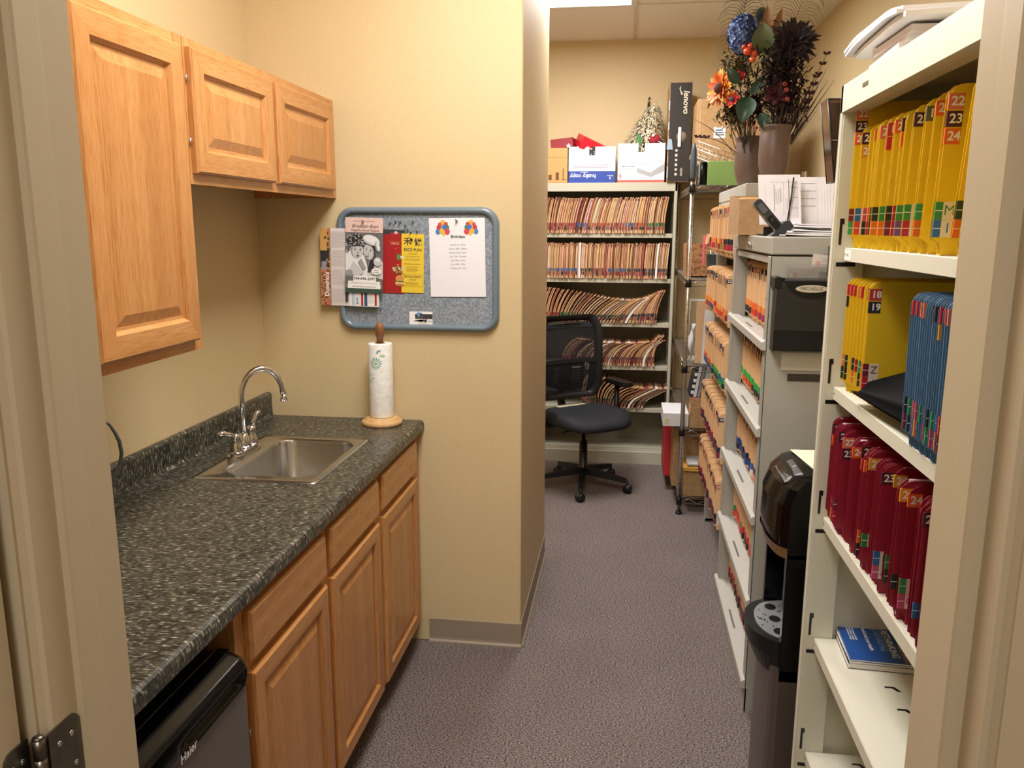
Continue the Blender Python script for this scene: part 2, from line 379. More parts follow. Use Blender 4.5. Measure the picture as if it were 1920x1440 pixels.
# base cabinets
BF = -.774; CT = .914
def basecab(y0, y1, label, dr, door, pin_side=-1):
    t = thing('base_cabinet', (WL, (y0+y1)/2, 0), label, 'cabinet', 'oak base cabinets under the worktop')
    c = MB(); g = .018
    for y in (y0, y1-.013):
        zt = .70 if 1.9 < y < 2.6 else CT-.04
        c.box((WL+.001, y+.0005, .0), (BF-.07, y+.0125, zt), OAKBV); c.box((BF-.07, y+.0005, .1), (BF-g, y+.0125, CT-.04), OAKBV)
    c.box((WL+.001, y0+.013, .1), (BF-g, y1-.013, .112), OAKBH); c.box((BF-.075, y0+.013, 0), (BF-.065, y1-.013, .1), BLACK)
    c.build('carcass', t)
    f = MB()
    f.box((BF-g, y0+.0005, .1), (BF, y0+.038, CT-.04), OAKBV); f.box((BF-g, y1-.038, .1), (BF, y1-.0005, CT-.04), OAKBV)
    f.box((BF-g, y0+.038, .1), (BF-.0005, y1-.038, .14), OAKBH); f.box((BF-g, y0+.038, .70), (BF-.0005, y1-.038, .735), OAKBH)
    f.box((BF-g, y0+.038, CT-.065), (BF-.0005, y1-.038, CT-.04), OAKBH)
    f.build('face_frame', t)
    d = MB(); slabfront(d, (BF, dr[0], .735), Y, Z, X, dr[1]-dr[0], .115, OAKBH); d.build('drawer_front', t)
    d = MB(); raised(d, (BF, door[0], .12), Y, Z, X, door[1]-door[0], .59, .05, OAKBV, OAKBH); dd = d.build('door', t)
    for zz in (.25, .57): hinge_pin(dd, BF+.001, door[0]-.004, zz)
basecab(1.445, 1.944, 'oak base cabinet directly beside the small refrigerator', (1.485, 1.925), (1.485, 1.925))
basecab(1.945, 2.415, 'middle oak base cabinet, in front of the sink', (1.963, 2.39), (1.963, 2.39))
basecab(2.416, 2.951, 'oak base cabinet touching the end wall', (2.435, 2.87), (2.435, 2.87))
# worktop with rolled edge and coved backsplash
CF = -.747; CY0 = .805
P = [(WL+.001, CT-.04), (CF-.006, CT-.04), (CF, CT-.034), (CF, CT-.014), (CF-.004, CT-.005), (CF-.012, CT), (WL+.030, CT), (WL+.023, CT+.003), (WL+.020, CT+.010), (WL+.019, CT+.082), (WL+.016, CT+.088), (WL+.010, CT+.091), (WL+.001, CT+.091)]
SX0, SX1, SY0, SY1 = -1.246, -.862, 2.135, 2.635      # sink rim
wt = thing('countertop', (WL, 1.9, CT), 'dark grey-green speckled laminate countertop with rolled edge and raised backsplash', 'countertop')
b = MB(); hx0, hx1, hy0, hy1 = SX0+.012, SX1-.012, SY0+.012, SY1-.012
PL = [(WL+.001, CT-.04), (CF-.006, CT-.04), (CF, CT-.034), (CF, CT-.014), (CF-.004, CT-.005), (CF-.012, CT), (hx1, CT), (hx1, CT-.04)]
b.extr(P, (0, CY0, 0), X, Z, Y, hy0-CY0, STONE); b.extr(P, (0, hy1, 0), X, Z, Y, WEND-.001-hy1, STONE)
b.extr([(hx1, CT-.04)]+P[1:6]+[(hx1, CT)], (0, hy0, 0), X, Z, Y, hy1-hy0, STONE)
b.extr([P[0], (hx0, CT-.04), (hx0, CT)]+P[6:], (0, hy0, 0), X, Z, Y, hy1-hy0, STONE)
b.build('worktop', wt)
# sink
sk = thing('kitchen_sink', ((SX0+SX1)/2, (SY0+SY1)/2, CT), 'stainless steel single bowl drop-in sink set in the speckled countertop', 'sink')
scx, scy = (SX0+SX1)/2, (SY0+SY1)/2
bx0, bx1, by0, by1 = -1.168, -.892, 2.185, 2.60
def ring(w, h, r, z, cx, cy, k=7): return [V((x, y, z)) for x, y in rrect(w, h, r, k, cx, cy)]
bcx, bcy = (bx0+bx1)/2, (by0+by1)/2
rings = [ring(SX1-SX0, SY1-SY0, .02, CT+.0005, scx, scy), ring(SX1-SX0-.006, SY1-SY0-.006, .018, CT+.004, scx, scy), ring(SX1-SX0-.03, SY1-SY0-.03, .015, CT+.0025, scx, scy),
         ring(bx1-bx0+.006, by1-by0+.006, .062, CT+.0025, bcx, bcy), ring(bx1-bx0, by1-by0, .06, CT-.001, bcx, bcy), ring(bx1-bx0-.008, by1-by0-.008, .056, CT-.012, bcx, bcy),
         ring(bx1-bx0-.03, by1-by0-.03, .05, CT-.15, bcx, bcy), ring(bx1-bx0-.06, by1-by0-.06, .04, CT-.172, bcx, bcy), ring(.1, .1, .045, CT-.178, bcx, bcy), ring(.09, .09, .044, CT-.181, bcx, bcy)]
def ringmesh(b, rs, m, capend=True):
    n = len(rs[0]); vs = [p for r in rs for p in r]
    fs = [(i*n+j, i*n+(j+1) % n, (i+1)*n+(j+1) % n, (i+1)*n+j) for i in range(len(rs)-1) for j in range(n)]
    if capend: fs.append(list(range((len(rs)-1)*n, len(rs)*n)))
    b.add(vs, fs, m, True)
b = MB(); ringmesh(b, rings[:5], STEEL, False); b.build('rim', sk)
b = MB(); ringmesh(b, rings[4:], STEEL); b.build('bowl', sk)
b = MB(); b.lathe([(.04, 0), (.042, .002), (.034, .003), (.012, -.004), (.001, -.004)], (bcx, bcy, CT-.1808), CHROME, 24); b.build('drain', sk)
# faucet
fx, fy = -1.205, 2.40
ft = thing('kitchen_faucet', (fx, fy, CT+.003), 'chrome gooseneck faucet with two lever handles behind the sink bowl', 'faucet')
b = MB(); b.extr(rrect(.052, .17, .024, 6), (fx, fy, CT+.0028), X, Y, Z, .012, CHROME, smooth=False); b.extr(rrect(.04, .15, .019, 6), (fx, fy, CT+.0148), X, Y, Z, .008, CHROME); b.build('base_plate', ft)
b = MB(); b.lathe([(.021, .0), (.02, .02), (.015, .04), (.011, .05)], (fx, fy, CT+.022), CHROME, 20)
sd = V((.78, .62, 0)).normalized()
pts = [V((fx, fy, CT+.05)), V((fx, fy, CT+.19))]
Rg = .066
for i in range(1, 15):
    a = math.pi*i/15*1.04; pts.append(V((fx, fy, CT+.19))+sd*(Rg-Rg*math.cos(a))+Z*Rg*1.32*math.sin(a))
pts.append(pts[-1]+V((0, 0, -.012))+sd*.003)
b.tube(pts, .0095, CHROME, 14); b.tube([pts[-1], pts[-1]-Z*.022], .0112, CHROME, 14); b.build('spout', ft)
for sy, dr in ((-1, V((-.55, -.83, .25))), (1, V((.35, .35, .87)))):
    h = MB(); c = V((fx, fy+sy*.055, CT+.022))
    h.lathe([(.021, 0), (.0215, .01), (.015, .03), (.013, .045), (.015, .05), (.012, .06), (.001, .063)], c, CHROME, 18)
    p = c+Z*.052; dr = dr.normalized()
    h.tube([p, p+dr*.02+Z*.006, p+dr*.045+Z*.008, p+dr*.062+Z*.002], [.006, .0065, .0085, .004], CHROME, 10); h.build('handle', ft)
# paper towel holder + roll
px_, py_ = -.888, 2.872
ht = thing('paper_towel_holder', (px_, py_, CT), 'turned wooden paper towel stand with round base on the counter corner', 'paper towel holder')
WOODL = nmat('pale_turned_wood', [((2, 2, .6), 30, 3, [(.3, '#C69A63'), (.7, '#D9B47E')], 0)], rough=.5)
WOODD = nmat('brown_turned_wood', [((3, 3, .5), 30, 3, [(.3, '#7E4F2F'), (.7, '#96643F')], 0)], rough=.45)
b = MB(); b.lathe([(.074, .0006), (.0755, .006), (.0755, .014), (.07, .017), (.065, .0175), (.062, .024), (.056, .0285), (.001, .029)], (px_, py_, CT), WOODL, 40); b.build('base', ht)
b = MB(); b.lathe([(.013, 0), (.013, .3), (.0155, .302), (.016, .335), (.014, .345), (.007, .352), (.001, .353)], (px_, py_, CT+.028), WOODD, 20); b.build('post', ht)
TOWEL = nmat('quilted_paper', [((1, 1, 1), 50, 1, [(.4, '#F2F0EA'), (.6, '#FBFAF6')], 0)], rough=.9, bumpd=(.5, .003))
rt = thing('paper_towel_roll', (px_, py_, CT+.03), 'white quilted paper towel roll with a teal flower print on the wooden stand', 'paper towel')
b = MB(); b.lathe([(.018, 0), (.0435, 0), (.0445, .003), (.0445, .272), (.0435, .275), (.018, .275), (.018, 0)], (px_, py_, CT+.03), TOWEL, 48, cap=False)
TEAL = mat('#5FA79B', .9); GRN = mat('#9CC58E', .9); PBL = mat('#7AA3C0', .9)
def onroll(a, z, r=.0447): return V((px_+r*math.sin(a), py_-r*math.cos(a), z))
def petal(a0, z0, ang, l0, l1, w, m):
    q = []
    for t, s_ in ((l0, .3), ((l0+l1)/2, 1), (l1, .4), ((l0+l1)/2, -1), ):
        pass
    for t, s_ in ((l0, .3), ((l0+l1)/2, 1), (l1, 0), ((l0+l1)/2, -1), (l0, -.3)):
        du = t*math.cos(ang)-s_*w*math.sin(ang); dv = t*math.sin(ang)+s_*w*math.cos(ang)
        q.append(onroll(a0+du/.0447, z0+dv))
    b.add(q, [[0, 1, 2, 3, 4]], m)
for k in range(14): petal(-.1, CT+.235, k*2*math.pi/14, .009, .026, .0022, TEAL)
for k in range(9): petal(-.1, CT+.235, k*2*math.pi/9, .001, .008, .0016, GRN)
for k in range(8): petal(-.75, CT+.18, k*2*math.pi/8, .006, .024, .002, GRN if k % 2 else TEAL)
for k in range(5): petal(.45, CT+.255, .6+k*.45, .004, .016, .002, GRN)
for k in range(6): petal(.2, CT+.275, 1+k*.5, .003, .013, .002, PBL)
for k in range(6): petal(.35, CT+.205, k, .002, .008, .001, mat('#E3D9A8', .9))
b.build('towel_sheets', rt)
b = MB(); b.lathe([(.0165, 0), (.018, 0), (.018, .276), (.0165, .276), (.0165, 0)], (px_, py_, CT+.03), CARD, 24, cap=False); b.build('core_tube', rt)
# grey cord rising from behind the backsplash by the door
b = MB(); pts = [V(p) for p in CORD]
b.tube(pts, [.003, .0035, .0045, .005, .005, .0045, .0035, .003, .003], mat('#4A5257', .5), 8); o = b.build('power_cord', loc=(-1.338, 1.7, CT)); tag(o, 'dark grey power cord curving down over the backsplash beside the doorway', 'cord')

# small refrigerator under the worktop
rf = thing('mini_refrigerator', (-1.05, 1.16, 0), 'compact refrigerator with glossy black top trim and dark grey door under the counter', 'refrigerator')
FR0, FR1, FZ = .915, 1.400, .812; FX = -.733; TZ = .738
FDOOR = mat('#6E6966', .4, .3)
b = MB(); b.box((WL+.06, FR0, .02), (FX-.055, FR1, FZ-.004), BLACK, .004)
for y in (FR0+.04, FR1-.04):
    for x in (WL+.12, FX-.12): b.lathe([(.018, 0), (.016, .02)], (x, y, 0), BLACK, 12)
b.build('body', rf)
b = MB(); b.extr([(FX-.052, .04), (FX-.006, .04), (FX, .046), (FX+.002, .37), (FX, TZ), (FX-.052, TZ)], (0, FR0, 0), X, Z, Y, FR1-FR0, FDOOR); dr = b.build('door', rf)
# trim with a scooped handle pocket at its lower half
b = MB()
def trim(u, v):
    y = FR0+(FR1-FR0)*u; z = TZ+(FZ-TZ)*v
    x = FX+.004+.010*math.sin(math.pi*min(1, v*1.15)) - (0.03*max(0, v-.82)/.18)
    s_ = max(0, min(1, (u-.45)/.12))*max(0, min(1, (.985-u)/.03)); w = max(0, 1-abs(v-.36)/.26)
    x -= .022*s_*min(1, w*2.2)
    x -= .012*max(0, (u-.97)/.03)**2
    return V((x, y, z))
b.grid(trim, 60, 16, GLOSSBLACK)
b.box((FX-.052, FR0, TZ), (FX-.028, FR1, FZ), GLOSSBLACK)
b.extr([(FX-.052, TZ), (FX+.004, TZ), (FX+.006, TZ+.004), (FX-.03, FZ), (FX-.052, FZ)], (0, FR0, 0), X, Z, Y, .002, GLOSSBLACK); b.extr([(FX-.052, TZ), (FX-.008, TZ), (FX-.006, TZ+.03), (FX-.03, FZ), (FX-.052, FZ)], (0, FR1-.002, 0), X, Z, Y, .002, GLOSSBLACK)
b.box((FX-.03, FR0, TZ), (FX+.0035, FR1, TZ+.0015), GLOSSBLACK)
b.text('Haier', (FX+.0128, 1.165, .752), Y, Z, .024, WHITE, .012)
b.build('handle_trim', dr, label='glossy black top trim with scooped grip and white maker lettering')

# ================================================================== BULLETIN BOARD
BY = WEND
bt = thing('bulletin_board', (-.757, BY, 1.257), 'blue-grey felt bulletin board with rounded moulded plastic frame on the end wall', 'bulletin board')
bw, bh, bcx_, bcz = .606, .452, -.758, 1.484
FRM = mat('#71828D', .28, coat=.3)
b = MB(); n_ = 8
def fring(w, h, r, y): return [V((bcx_+p, y, bcz+q)) for p, q in rrect(w, h, r, n_)]
prof = [(0, 0), (0, .012), (.004, .019), (.010, .0225), (.016, .0225), (.022, .018), (.025, .010), (.025, .006)]
rs = [fring(bw-2*i, bh-2*i, .062-i*.8, BY-.001-d) for i, d in prof]
ringmesh(b, [r[::-1] for r in rs], FRM, False)
b.add([p for p in rs[0]], [list(range(len(rs[0])))], FRM)
b.build('frame', bt)
b = MB(); b.extr(rrect(bw-.05, bh-.05, .042, n_), (bcx_, BY-.0075, bcz), X, Z, -Y, .002, FELT); b.build('felt_panel', bt)
PY = BY-.0115     # front face of papers on the felt
INK = mat('#3A3A3E', .8); REDI = mat('#B3201F', .6); GOLDI = mat('#F4D33C', .6); WHI = mat('#F5F2F0', .6); ORI = mat('#DE8A3A', .6)
G1, G2, G3, G4, G5 = (mat(c, .6) for c in ('#2C2C2E', '#5F5F62', '#9A9A9C', '#C9C9CA', '#E6E6E6'))
def board(name, s, label, cat='flyer'):
    o = s.b.build(name, loc=tuple(s.c)); return tag(o, label, cat)
# birthday list
s = Sheet((-.608, PY-.001, 1.529), X, Z, .206, .284, mat('#EFEEF4', .7), ang=.6)
for sx in (-1, 1):
    for dx, dy, rx, c in ((0, 124, 10, '#E8B24A'), (-12, 120, 7.5, '#C8463C'), (11, 119, 7, '#D25050'), (-17, 109, 7, '#3E8A5A'), (14, 108, 9, '#C83C40'), (-5, 109, 9, '#3F77C8'), (-16, 94, 10, '#D24A50'), (18, 94, 9, '#4A82C4'), (4, 96, 9, '#EDB03E'), (-3, 86, 6, '#E4C04C')):
        s.oval(sx*-52+sx*dx*-1, dy, rx, rx*1.15, mat(c, .6))
s.text('Birthdays', 3, 76, 14, INK, .02)
for i, t in enumerate(('January 1st - Emily', 'January 18th - Bobbie', 'January 22nd - Laura', 'June 19th - Michelle', 'June 25th - Katie', 'June 28th - Mike', 'October 7th - Paul')):
    s.text(t, 3, 47-i*14, 7.6, mat('#8C8C92', .8))
s.oval(0, 132, 6, 7, WHI)
board('birthday_list', s, 'white letter-size sheet of birthdays with balloon clusters, right side of board', 'paper')
# yellow menu
s = Sheet((-.776, PY-.0012, 1.507), X, Z, .084, .215, mat('#EBCB3A', .6), ang=-1.5)
s.text('禾', -20, 78, 30, INK, .02); s.text('悦', 20, 76, 30, INK, .02)
s.text('RICE FUN', 0, 49, 15.5, INK, .025); s.text('Mooresville', 0, 35, 7.5, INK); s.text('Tel: (704) 663-6118', 0, 25, 6.5, INK)
s.lines(-30, 30, 10, 18, 2, INK, .8); s.text('New Opening, Lunch & Dinner', 0, -2, 5, INK, .02); s.lines(-24, 24, -32, -10, 5, mat('#6B5B20', .8), .8)
for q in ((-38, -42, 38, -41.2), (-38, -84, 38, -83.2), (-38, -84, -37.2, -41.2), (37.2, -84, 38, -41.2)): s.rect(*q, mat('#8A7420', .7))
s.text('RICE FUN COUPON', 0, -49, 7, INK, .02); s.text('15% OFF', 0, -60, 7.5, INK); s.lines(-28, 28, -80, -68, 3, mat('#6B5B20', .8), .7)
board('yellow_takeout_menu', s, 'narrow yellow takeout menu with black lettering pinned to the board', 'flyer')
# red menu
s = Sheet((-.848, PY-.0006, 1.513), X, Z, .084, .232, mat('#A81F22', .5), ang=-2)
s.rect(-42, 98, 42, 116, INK); s.oval(5, 102, 20, 5, REDI); s.oval(8, 106, 7, 5, G4); s.text('MENU', 4, 66, 12, mat('#E8C08A', .6)); s.lines(-20, 30, 72, 78, 1, ORI)
for i in range(7): s.oval(14+6*math.sin(i), 50+2*math.cos(i*2), 5-.4*i, 3, mat('#D8483A' if i % 2 else '#A81F22', .5))
s.rect(12, 8, 28, 28, mat('#5E8A4A', .5)); s.rect(26, 14, 38, 22, mat('#E4DCC8', .6))
for i in range(26): s.oval(R_.uniform(-2, 38), R_.uniform(-44, -8), R_.uniform(3, 6), R_.uniform(2, 5), mat(R_.choice(['#7C9A48', '#C9A45C', '#D8C39A', '#B4532E', '#5B7A36', '#E0CFAE']), .5))
s.oval(24, -62, 16, 14, mat('#D8964E', .4)); s.oval(24, -78, 17, 5, mat('#F0D9A8', .5)); s.oval(24, -84, 17, 5, mat('#C9773A', .5)); s.oval(24, -72, 18, 3, mat('#5B7A36', .5))
board('red_takeout_menu', s, 'red takeout menu with food pictures, tucked behind the yellow menu', 'flyer')
# coupons sheet + long pizza flyer under the black and white one
s = Sheet((-1.012, PY-.0148, 1.491), X, Z, .224, .284, mat('#E6DEDB', .5), ang=-1.2)
s.rect(-112, -142, -72, 142, mat('#B9835E', .5)); s.rect(-112, 60, -84, 142, mat('#D2A05C', .5)); s.rect(-112, -2, -78, 60, G1); s.rect(-108, -10, -86, 20, mat('#9E97A0', .5))
for i in range(60): s.oval(R_.uniform(-108, -76), R_.uniform(-140, -12), R_.uniform(2, 5), R_.uniform(2, 4), mat(R_.choice(['#A8472E', '#C98A62', '#7A3A26', '#D8A888', '#8A4A36']), .5))
for i in range(16): s.oval(R_.uniform(-92, -76), R_.uniform(0, 130), R_.uniform(2, 5), R_.uniform(2, 5), mat(R_.choice(['#6A4A30', '#C8B48A', '#4A5A30']), .5))
for k in range(4): s.lines(-68, -8, 132-k*68, 74-k*68, 13, mat('#B9AFAE', .7), 1.2)
s.text("Domino's", -86, -64, 23, WHI, .03, ang=90)
s.poly([(-92, -137), (-85, -130), (-78, -137), (-85, -142)], mat('#C7292E', .5)); s.oval(-85, -136, 2.2, 2.2, WHI)
s.rect(-16, -126, -6, -48, INK)
s.rect(-2, -142, 112, 142, mat('#ECE8E4', .5)); s.rect(2, -138, 52, -70, mat('#E3E7EE', .5)); s.rect(68, -136, 104, -70, mat('#F2F2F0', .5)); s.rect(56, -140, 68, -60, mat('#33597E', .5)); s.rect(44, -140, 52, -84, REDI); s.rect(96, -138, 104, -84, REDI)
s.text('$9.99', 30, -122, 11, mat('#3A4A70', .5), .02, ang=90); s.lines(-138, -84, 8, 20, 3, mat('#7F93B4', .6), 1.5, vert=True); s.lines(-130, -84, 72, 92, 5, mat('#9A9A9C', .6), 1.2, vert=True)
for k in range(4): s.rect(-2, 120-k*55, 14, 122-k*55, INK); s.text('Pizza', 6, 100-k*55, 5, INK, ang=90)
board('pizza_coupon_flyer', s, 'glossy pizza coupon flyer overhanging the left frame of the board', 'flyer')
# black and white menu (printed portrait of two children in cook hats)
s = Sheet((-.953, PY-.0215, 1.535), X, Z, .142, .274, mat('#8E8E90', .5), ang=-1.8)
s.rect(-71, 84, 71, 137, mat('#E5C5BB', .6)); s.text('Open For Lunch & Dinner', 0, 124, 7.5, mat('#8A3A3A', .6), .01)
s.text('Brooklyn Boys', 3, 106, 17, INK, .012, .35); s.text('Neighborhood Pizzeria', 3, 91, 11.5, INK, .012, .35)
s.rect(-71, -137, 71, 84, G2)
s.rect(-71, -40, 71, 84, mat('#6C6C6F', .5)); s.poly([(-71, -86), (-71, 10), (-40, 25), (0, 0), (10, -30), (20, -86)], G5); s.poly([(10, -86), (20, -10), (40, -14), (71, -20), (71, -86)], G4)
s.poly([(34, 48), (42, 30), (44, -20), (30, -60), (12, -62), (20, -20), (14, 30), (20, 48)], G1)
s.oval(-27, 18, 25, 30, G3); s.oval(-24, 15, 21, 26, G4); s.oval(18, 14, 20, 30, G3, 12); s.oval(16, 14, 17, 27, G4, 12)
s.oval(-34, 56, 34, 24, G1)
for i in range(60):
    s.oval(-34+R_.uniform(-31, 31), 56+R_.uniform(-21, 21), R_.uniform(2, 7), R_.uniform(1, 2.4), R_.choice([G1, G5, G4, G3, G2]), R_.uniform(0, 180), 7)
for i in range(14): s.oval(-60+R_.uniform(-7, 7), 26+R_.uniform(-16, 18), R_.uniform(2, 5), 1.6, R_.choice([G1, G4, G5]), R_.uniform(0, 180), 7)
s.oval(28, 56, 34, 17, G4, -18); s.oval(30, 60, 30, 14, G5, -18); s.oval(52, 34, 9, 20, G3, 14); s.oval(54, 36, 6, 17, G5, 14)
for ex, ey, k in ((-33, 23, 3.2), (-13, 22, 3.2), (10, 24, 2.6), (25, 20, 2.6)): s.oval(ex, ey, k, 1.7, G1); s.oval(ex, ey+5, k+1, .7, G2)
s.oval(-23, 11, 3, 1.4, G2); s.oval(-23, 0, 7, 2.4, G2); s.oval(17, 10, 2.6, 1.2, G2); s.oval(13, 1, 7, 2.6, G2, -8); s.oval(13, 1.6, 5.4, 1.1, G5, -8)
s.poly([(-40, -20), (0, -60), (-24, -80), (-60, -60)], G4); s.poly([(-10, -10), (8, -44), (-2, -52), (-22, -22)], G3)
s.oval(-56, -62, 14, 10, G3); [s.oval(-66+7*i, -72-1.5*i, 3, 7, G3, 10) for i in range(4)]
s.oval(52, -20, 15, 16, G4); s.oval(48, -14, 4, 6, G5); s.oval(56, -14, 4, 6, G5)
s.poly([(-71, -137), (71, -137), (71, -84), (30, -74), (-20, -80), (-71, -74)], mat('#6A6E6C', .5)); s.rect(-71, -137, 71, -117, mat('#3B5348', .5))
s.oval(47, -56, 19, 12, WHI); s.text('Delivery', 47, -52, 6, INK, .02); s.text('Available', 47, -60, 6, INK, .02)
for q in ((-40, -94, 46, -74), (-60, -108, 62, -93), (-62, -120, 64, -106)): s.rect(*q, WHI)
s.text('704-696-2697', 2, -84, 14.5, INK, .025); s.text('631 Brawley School Rd, Mooresville NC', 1, -100, 6.2, INK); s.text('www.brooklynboyspizzeria.com', 1, -113, 7, INK, .01)
board('pizzeria_menu', s, 'pizzeria menu with pink heading and black-and-white photo of two children in hats', 'flyer')
# business card
s = Sheet((-.749, PY-.0008, 1.305), X, Z, .088, .051, WHI)
s.rect(-22, -2, 44, 16, INK); s.oval(-8, 17, 9, 6, mat('#6C9CD0', .5)); s.text('Advanced', -4, 9, 5, WHI); s.text('Diagnostics', -2, 3, 4, G4)
s.poly([(-30, -12), (-22, -6), (-10, -8), (0, -14), (6, -4), (18, -4), (12, -14)], G3); s.poly([(10, -14), (16, -4), (24, -3), (22, -14)], INK); s.poly([(26, -14), (32, -5), (44, -10), (44, -14)], G4); s.text('Medical Solutions', 8, -20, 5, G2)
board('business_card', s, 'small white and black business card pinned near the board bottom edge', 'card')
# push pins
PINM = mat('#9FB2BC', .15, trans=.5, ior=1.45)
def pushpin(x, z, y, ang, label, m=PINM, grp=None):
    t = thing('push_pin', (x, y, z), label, 'push pin', grp)
    ax = V((math.cos(ang)*.3, -1, math.sin(ang)*.3)).normalized()
    b = MB(); b.lathe([(.0038, .004), (.0042, .0055), (.0022, .0065), (.0018, .011), (.0032, .0125), (.0034, .014), (.0006, .0145)], (x, y, z), m, 12, ax); b.build('grip', t)
    b = MB(); b.tube([V((x, y, z))-ax*.001, V((x, y, z))+ax*.005], .0005, CHROME, 5); b.build('needle', t)
for i, (px, pz) in enumerate(((-.859, 1.655), (-.836, 1.658), (-.817, 1.660), (-.800, 1.650), (-.772, 1.660), (-.790, 1.629), (-.778, 1.625), (-.758, 1.627))):
    pushpin(px, pz, BY-.0095, i*1.7, 'clear push pin stuck in the felt between the menus and the birthday list', grp='spare clear push pins on the board')
pushpin(-.899, 1.347, BY-.0095, 4.4, 'lone clear push pin in the felt below the pizzeria menu')
pushpin(-.776, 1.592, BY-.0128, 2., 'dark push pin between the two characters on the yellow menu', BLACK)
pushpin(-.608, 1.660, BY-.0130, 2., 'clear push pin holding the top of the birthday list')
pushpin(-.953, 1.658, BY-.0335, 1., 'clear push pin holding the top of the pizzeria menu')
pushpin(-.748, 1.322, BY-.0125, 1., 'pale blue push pin through the business card', mat('#7FA3C8', .2, trans=.3))

# ================================================================== METAL SHELVING
def fb(b, o, u, n, a0, d0, z0, a1, d1, z1, m, bev=0.):
    """box in cabinet coordinates: along u, depth d behind the front plane, height z"""
    p = V(o)+u*a0-n*d0+Z*z0; q = V(o)+u*a1-n*d1+Z*z1
    b.box(tuple(p), tuple(q), m, bev)
ZS = [1.598, 1.296, .994, .695, .397, .10]
def open_shelving(o, u, n, w, depth, label, slots=True, TANMET=None, TANIN=None):
    TANMET = TANMET or mat('#D8D5C4', .42); TANIN = TANIN or mat('#C9C6B4', .5)
    t = thing('open_shelving_unit', tuple(V(o)+u*w/2), label, 'shelving unit')
    H = 1.93
    for a0, a1, k in ((0, .012, 1), (w-.012, w, -1)):
        b = MB(); ai = a0 if k > 0 else a1
        fb(b, o, u, n, ai, 0, 0, ai+k*.003, depth, H, TANMET)
        fb(b, o, u, n, ai, 0, 0, ai+k*.016, .004, H, TANMET, .001)
        fb(b, o, u, n, ai+k*.003, .004, .0, ai+k*.02, .066, H-.03, TANMET)
        fb(b, o, u, n, ai+k*.003, depth-.05, .0, ai+k*.02, depth-.003, H-.03, TANMET)
        if slots:
            for z in ZS:
                for zz in (z+.006,):
                    fb(b, o, u, n, ai+k*.02, .012, zz, ai+k*.0204, .0175, zz+.055, BLACK)
                    fb(b, o, u, n, ai+k*.02, .0175, zz+.043, ai+k*.0204, .021, zz+.055, BLACK)
                fb(b, o, u, n, ai+k*.02, .010, z-.040, ai+k*.0204, .05, z-.031, BLACK)
        b.build('side_panel', t)
    b = MB(); fb(b, o, u, n, .003, depth-.003, .0, w-.003, depth, H, TANIN); b.build('back_panel', t)
    b = MB(); fb(b, o, u, n, 0, 0, H-.056, w, .003, H, TANMET, .001); fb(b, o, u, n, .003, .003, H-.003, w-.003, depth-.003, H, TANMET)
    fb(b, o, u, n, .003, .003, H-.056, w-.003, .045, H-.053, TANMET)
    b.build('canopy', t)
    b = MB(); fb(b, o, u, n, 0.016, .002, 0, w-.016, .005, .085, TANMET); fb(b, o, u, n, .02, .005, .082, w-.02, .03, .085, TANMET); b.build('kick_plate', t)
    for i, z in enumerate(ZS):
        b = MB(); fb(b, o, u, n, .0215, .025, z-.028, w-.0215, .0275, z, TANMET, .0008); fb(b, o, u, n, .0215, .0275, z-.003, w-.0215, depth-.004, z, TANMET)
        fb(b, o, u, n, .0215, .0275, z-.028, w-.0215, .045, z-.0255, TANMET)
        if i == 5: fb(b, o, u, n, .0215, .0275, z, w-.0215, .03, z+.012, TANMET)
        for a in (.03, w-.03): b.lathe([(.0025, 0), (.0025, .0004)], tuple(V(o)+u*a-n*.025+Z*(z-.014)), BLACK, 8, n)
        if slots and i >= 3:
            for a in [.052+.0815*j for j in range(11)]:
                for dd, ww in ((.105, .0), ):
                    P = [(0, 0), (.006, 0), (.006, .014), (.018, .022), (.018, .030), (0, .020)]
                    b.extr(P, tuple(V(o)+u*a-n*(dd+.02)+Z*z), u, -n, Z, .0003, BLACK)
        b.build('shelf', t)
    return t
RX = .437; RDEP = .33
rs_ = open_shelving((RX, 1.862, 0), -Y, -X, .93, RDEP, 'cream metal open shelving unit at right, holding yellow and red folders')
BYF = 5.59
bs_ = open_shelving((-.60, BYF, 0), X, -Y, .925, .33, 'cream metal open shelving unit, toned darker for weak light, holding charts at back wall', False, mat('#BCB9A8', .42), mat('#8E8A78', .5))  # same cream metal, the weaker light at the back put into its colours
b = MB(); b.box((RX+.0247, 1.835, 1.573), (RX+.0251, 1.785, 1.594), WHI); b.text('PAC', (RX+.0245, 1.81, 1.583), -Y, Z, .009, INK)
tag(b.build('shelf_label', loc=(RX+.025, 1.81, 1.583)), 'small white paper label on the top shelf edge of the cream unit', 'label')
b = MB(); b.box((RX-.0012, 1.70, 1.902), (RX, 1.665, 1.909), mat('#8C8A80', .3, .8)); tag(b.build('maker_badge', loc=(RX, 1.68, 1.905)), 'tiny metal maker badge on the top rail of the cream unit', 'badge')

